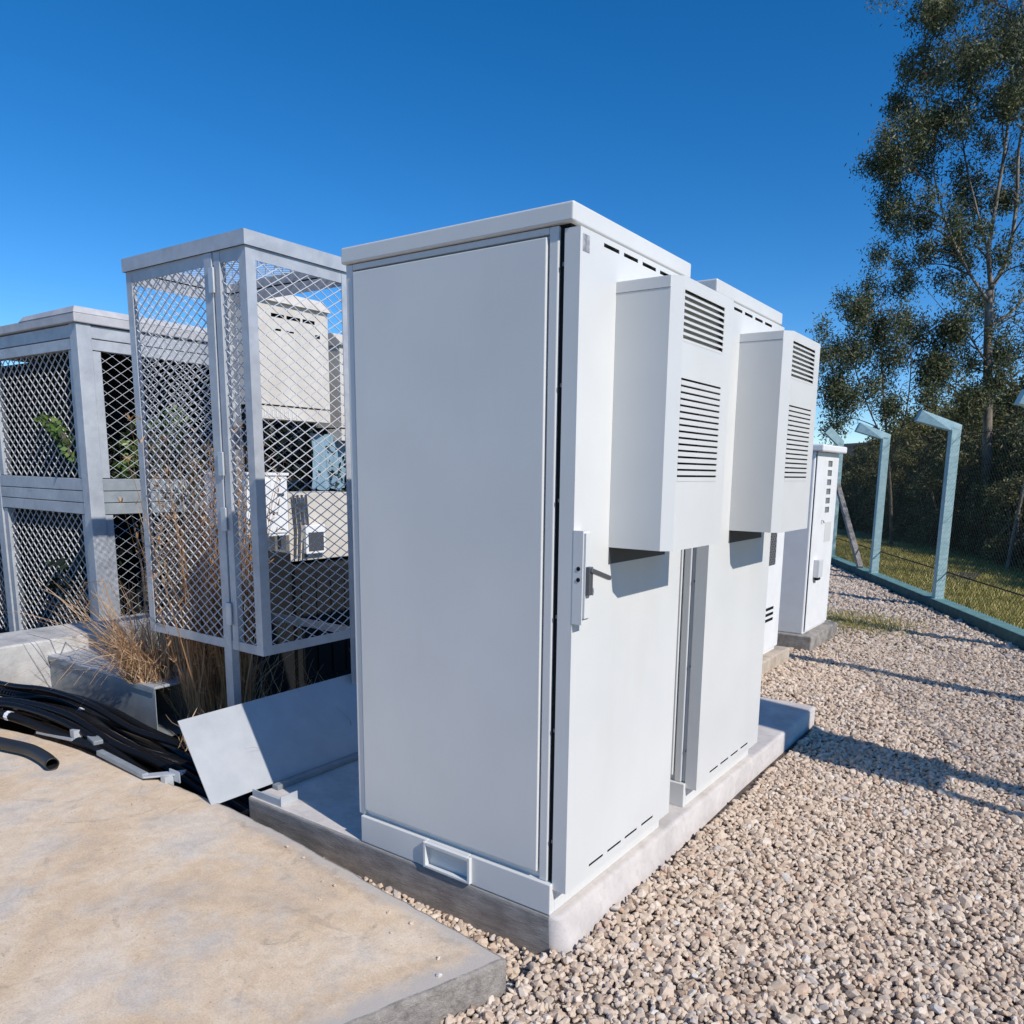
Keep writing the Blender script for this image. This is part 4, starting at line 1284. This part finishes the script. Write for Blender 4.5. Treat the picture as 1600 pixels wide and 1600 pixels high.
for i, (sd, h, w) in enumerate(((21, 2.7, .85), (22, 3.1, .95), (23, 2.3, 1.0))):
    v, f, st = bush_mesh(sd, h, w, 5600)
    t = thing('bush', 'x', 'bush', (0, 0, 0), 'bushes and small trees of the dark thicket')
    np_mesh('crown', 'bush', v, f, t)
    st.build('trunk', 'twig' if i else 'bark', t)
    protos.append(t)
used = [False] * 3
LB = ['dark leafy bush of the thicket beyond the grass strip', 'taller dark bush of the thicket with thin stems', 'broad low bush of the thicket with brownish leaves']
for row, (off, step, s) in enumerate(((4.3, 1.05, .80), (5.2, 1.15, 1.0), (6.4, 1.35, 1.35), (8.0, 1.6, 1.7), (10.2, 2.0, 2.1), (13, 2.5, 2.4))):
    tt = -19 - row * .8
    while tt < 2.6 - row * .2:
        k = rnd.randrange(3)
        o = protos[k] if not used[k] else copy_tree(protos[k])
        used[k] = True
        o['label'] = LB[k] if row else ['dark leafy bush in the front row where the grass ends', 'thin stemmed bush in the front row where the grass ends', 'broad brownish bush in the front row where the grass ends'][k]
        p = fence_pt(tt + rnd.uniform(-.3, .3), off + rnd.uniform(-.35, .35), 0)
        p.z = outside_z((p.x - F0.x) * FN.x + (p.y - F0.y) * FN.y) - .03
        o.location = p
        o.rotation_euler = (0, 0, rnd.uniform(0, 6.28))
        sc = s * rnd.uniform(.85, 1.12)
        o.scale = (sc, sc, sc * rnd.uniform(.9, 1.1))
        tt += step * rnd.uniform(.85, 1.2)
# pale thin trunks standing in the thicket
for i, (tt, off, h, lean) in enumerate(((-3.4, 3.5, 4.2, .25), (-.9, 3.5, 4.6, .2), (.8, 3.4, 4.8, .1))):
    t = thing('thin_tree', ['thin leaning pale stemmed tree in front of the thicket, below the tall eucalyptus', 'thin pale stemmed tree at the right edge of the thicket', 'thin pale stemmed tree outside the right edge of the thicket'][i], 'tree', fence_pt(tt, off, outside_z(off)))
    path = spline([Vector((0, 0, -.05)), Vector((lean * .4, .1, h * .35)), Vector((lean * 1.4, -.1, h * .7)), Vector((lean * 2, 0, h))], 5)
    MB().tube(path, [.04 - .0022 * j for j in range(len(path))], 7).build('trunk', 'bark', t, smooth=True)
    cs = []
    tw = MB()
    for _ in range(22):
        j = rnd.randint(len(path) // 2, len(path) - 1)
        e = path[j] + Vector((rnd.gauss(0, .45), rnd.gauss(0, .45), rnd.uniform(-.1, .5)))
        tw.tube([path[j], path[j].lerp(e, .5) + Vector((0, 0, .06)), e], [.010, .006, .003], 4, cap=False)
        cs.append(nrg.normal(size=(60, 3)) * .17 + np.array(e))
    tw.build('limb', 'twig', t)
    v, f = leaves(np.concatenate(cs), .10, .028, .6)
    np_mesh('crown', 'euc', v, f, t)

# ------------------------------------------------------------------ far wooded hill
vs, fs = [], []
na, nr = 60, 14
for i in range(na + 1):
    th = math.radians(40 + 110 * i / na)
    for j in range(nr + 1):
        rr_ = 90 + 110 * j / nr
        prof = math.sin(min(1, j / (nr * .55)) * math.pi / 2)
        edge = max(0, math.sin(math.pi * (i + 1) / (na + 2))) ** .5
        hgt = (12.0 + 4 * math.sin(th * 5.0 + .6) + 2.0 * math.sin(th * 13)) * prof * edge
        vs.append((rr_ * math.cos(th) + 1, rr_ * math.sin(th), GZ - 2.5 + hgt + rnd.uniform(0, .8) * prof))
for i in range(na):
    for j in range(nr):
        a = i * (nr + 1) + j
        fs.append((a, a + nr + 1, a + nr + 2, a + 1))
mb = MB().add(vs, fs)
tag(mb.build('hill', 'hill'), kind='structure')
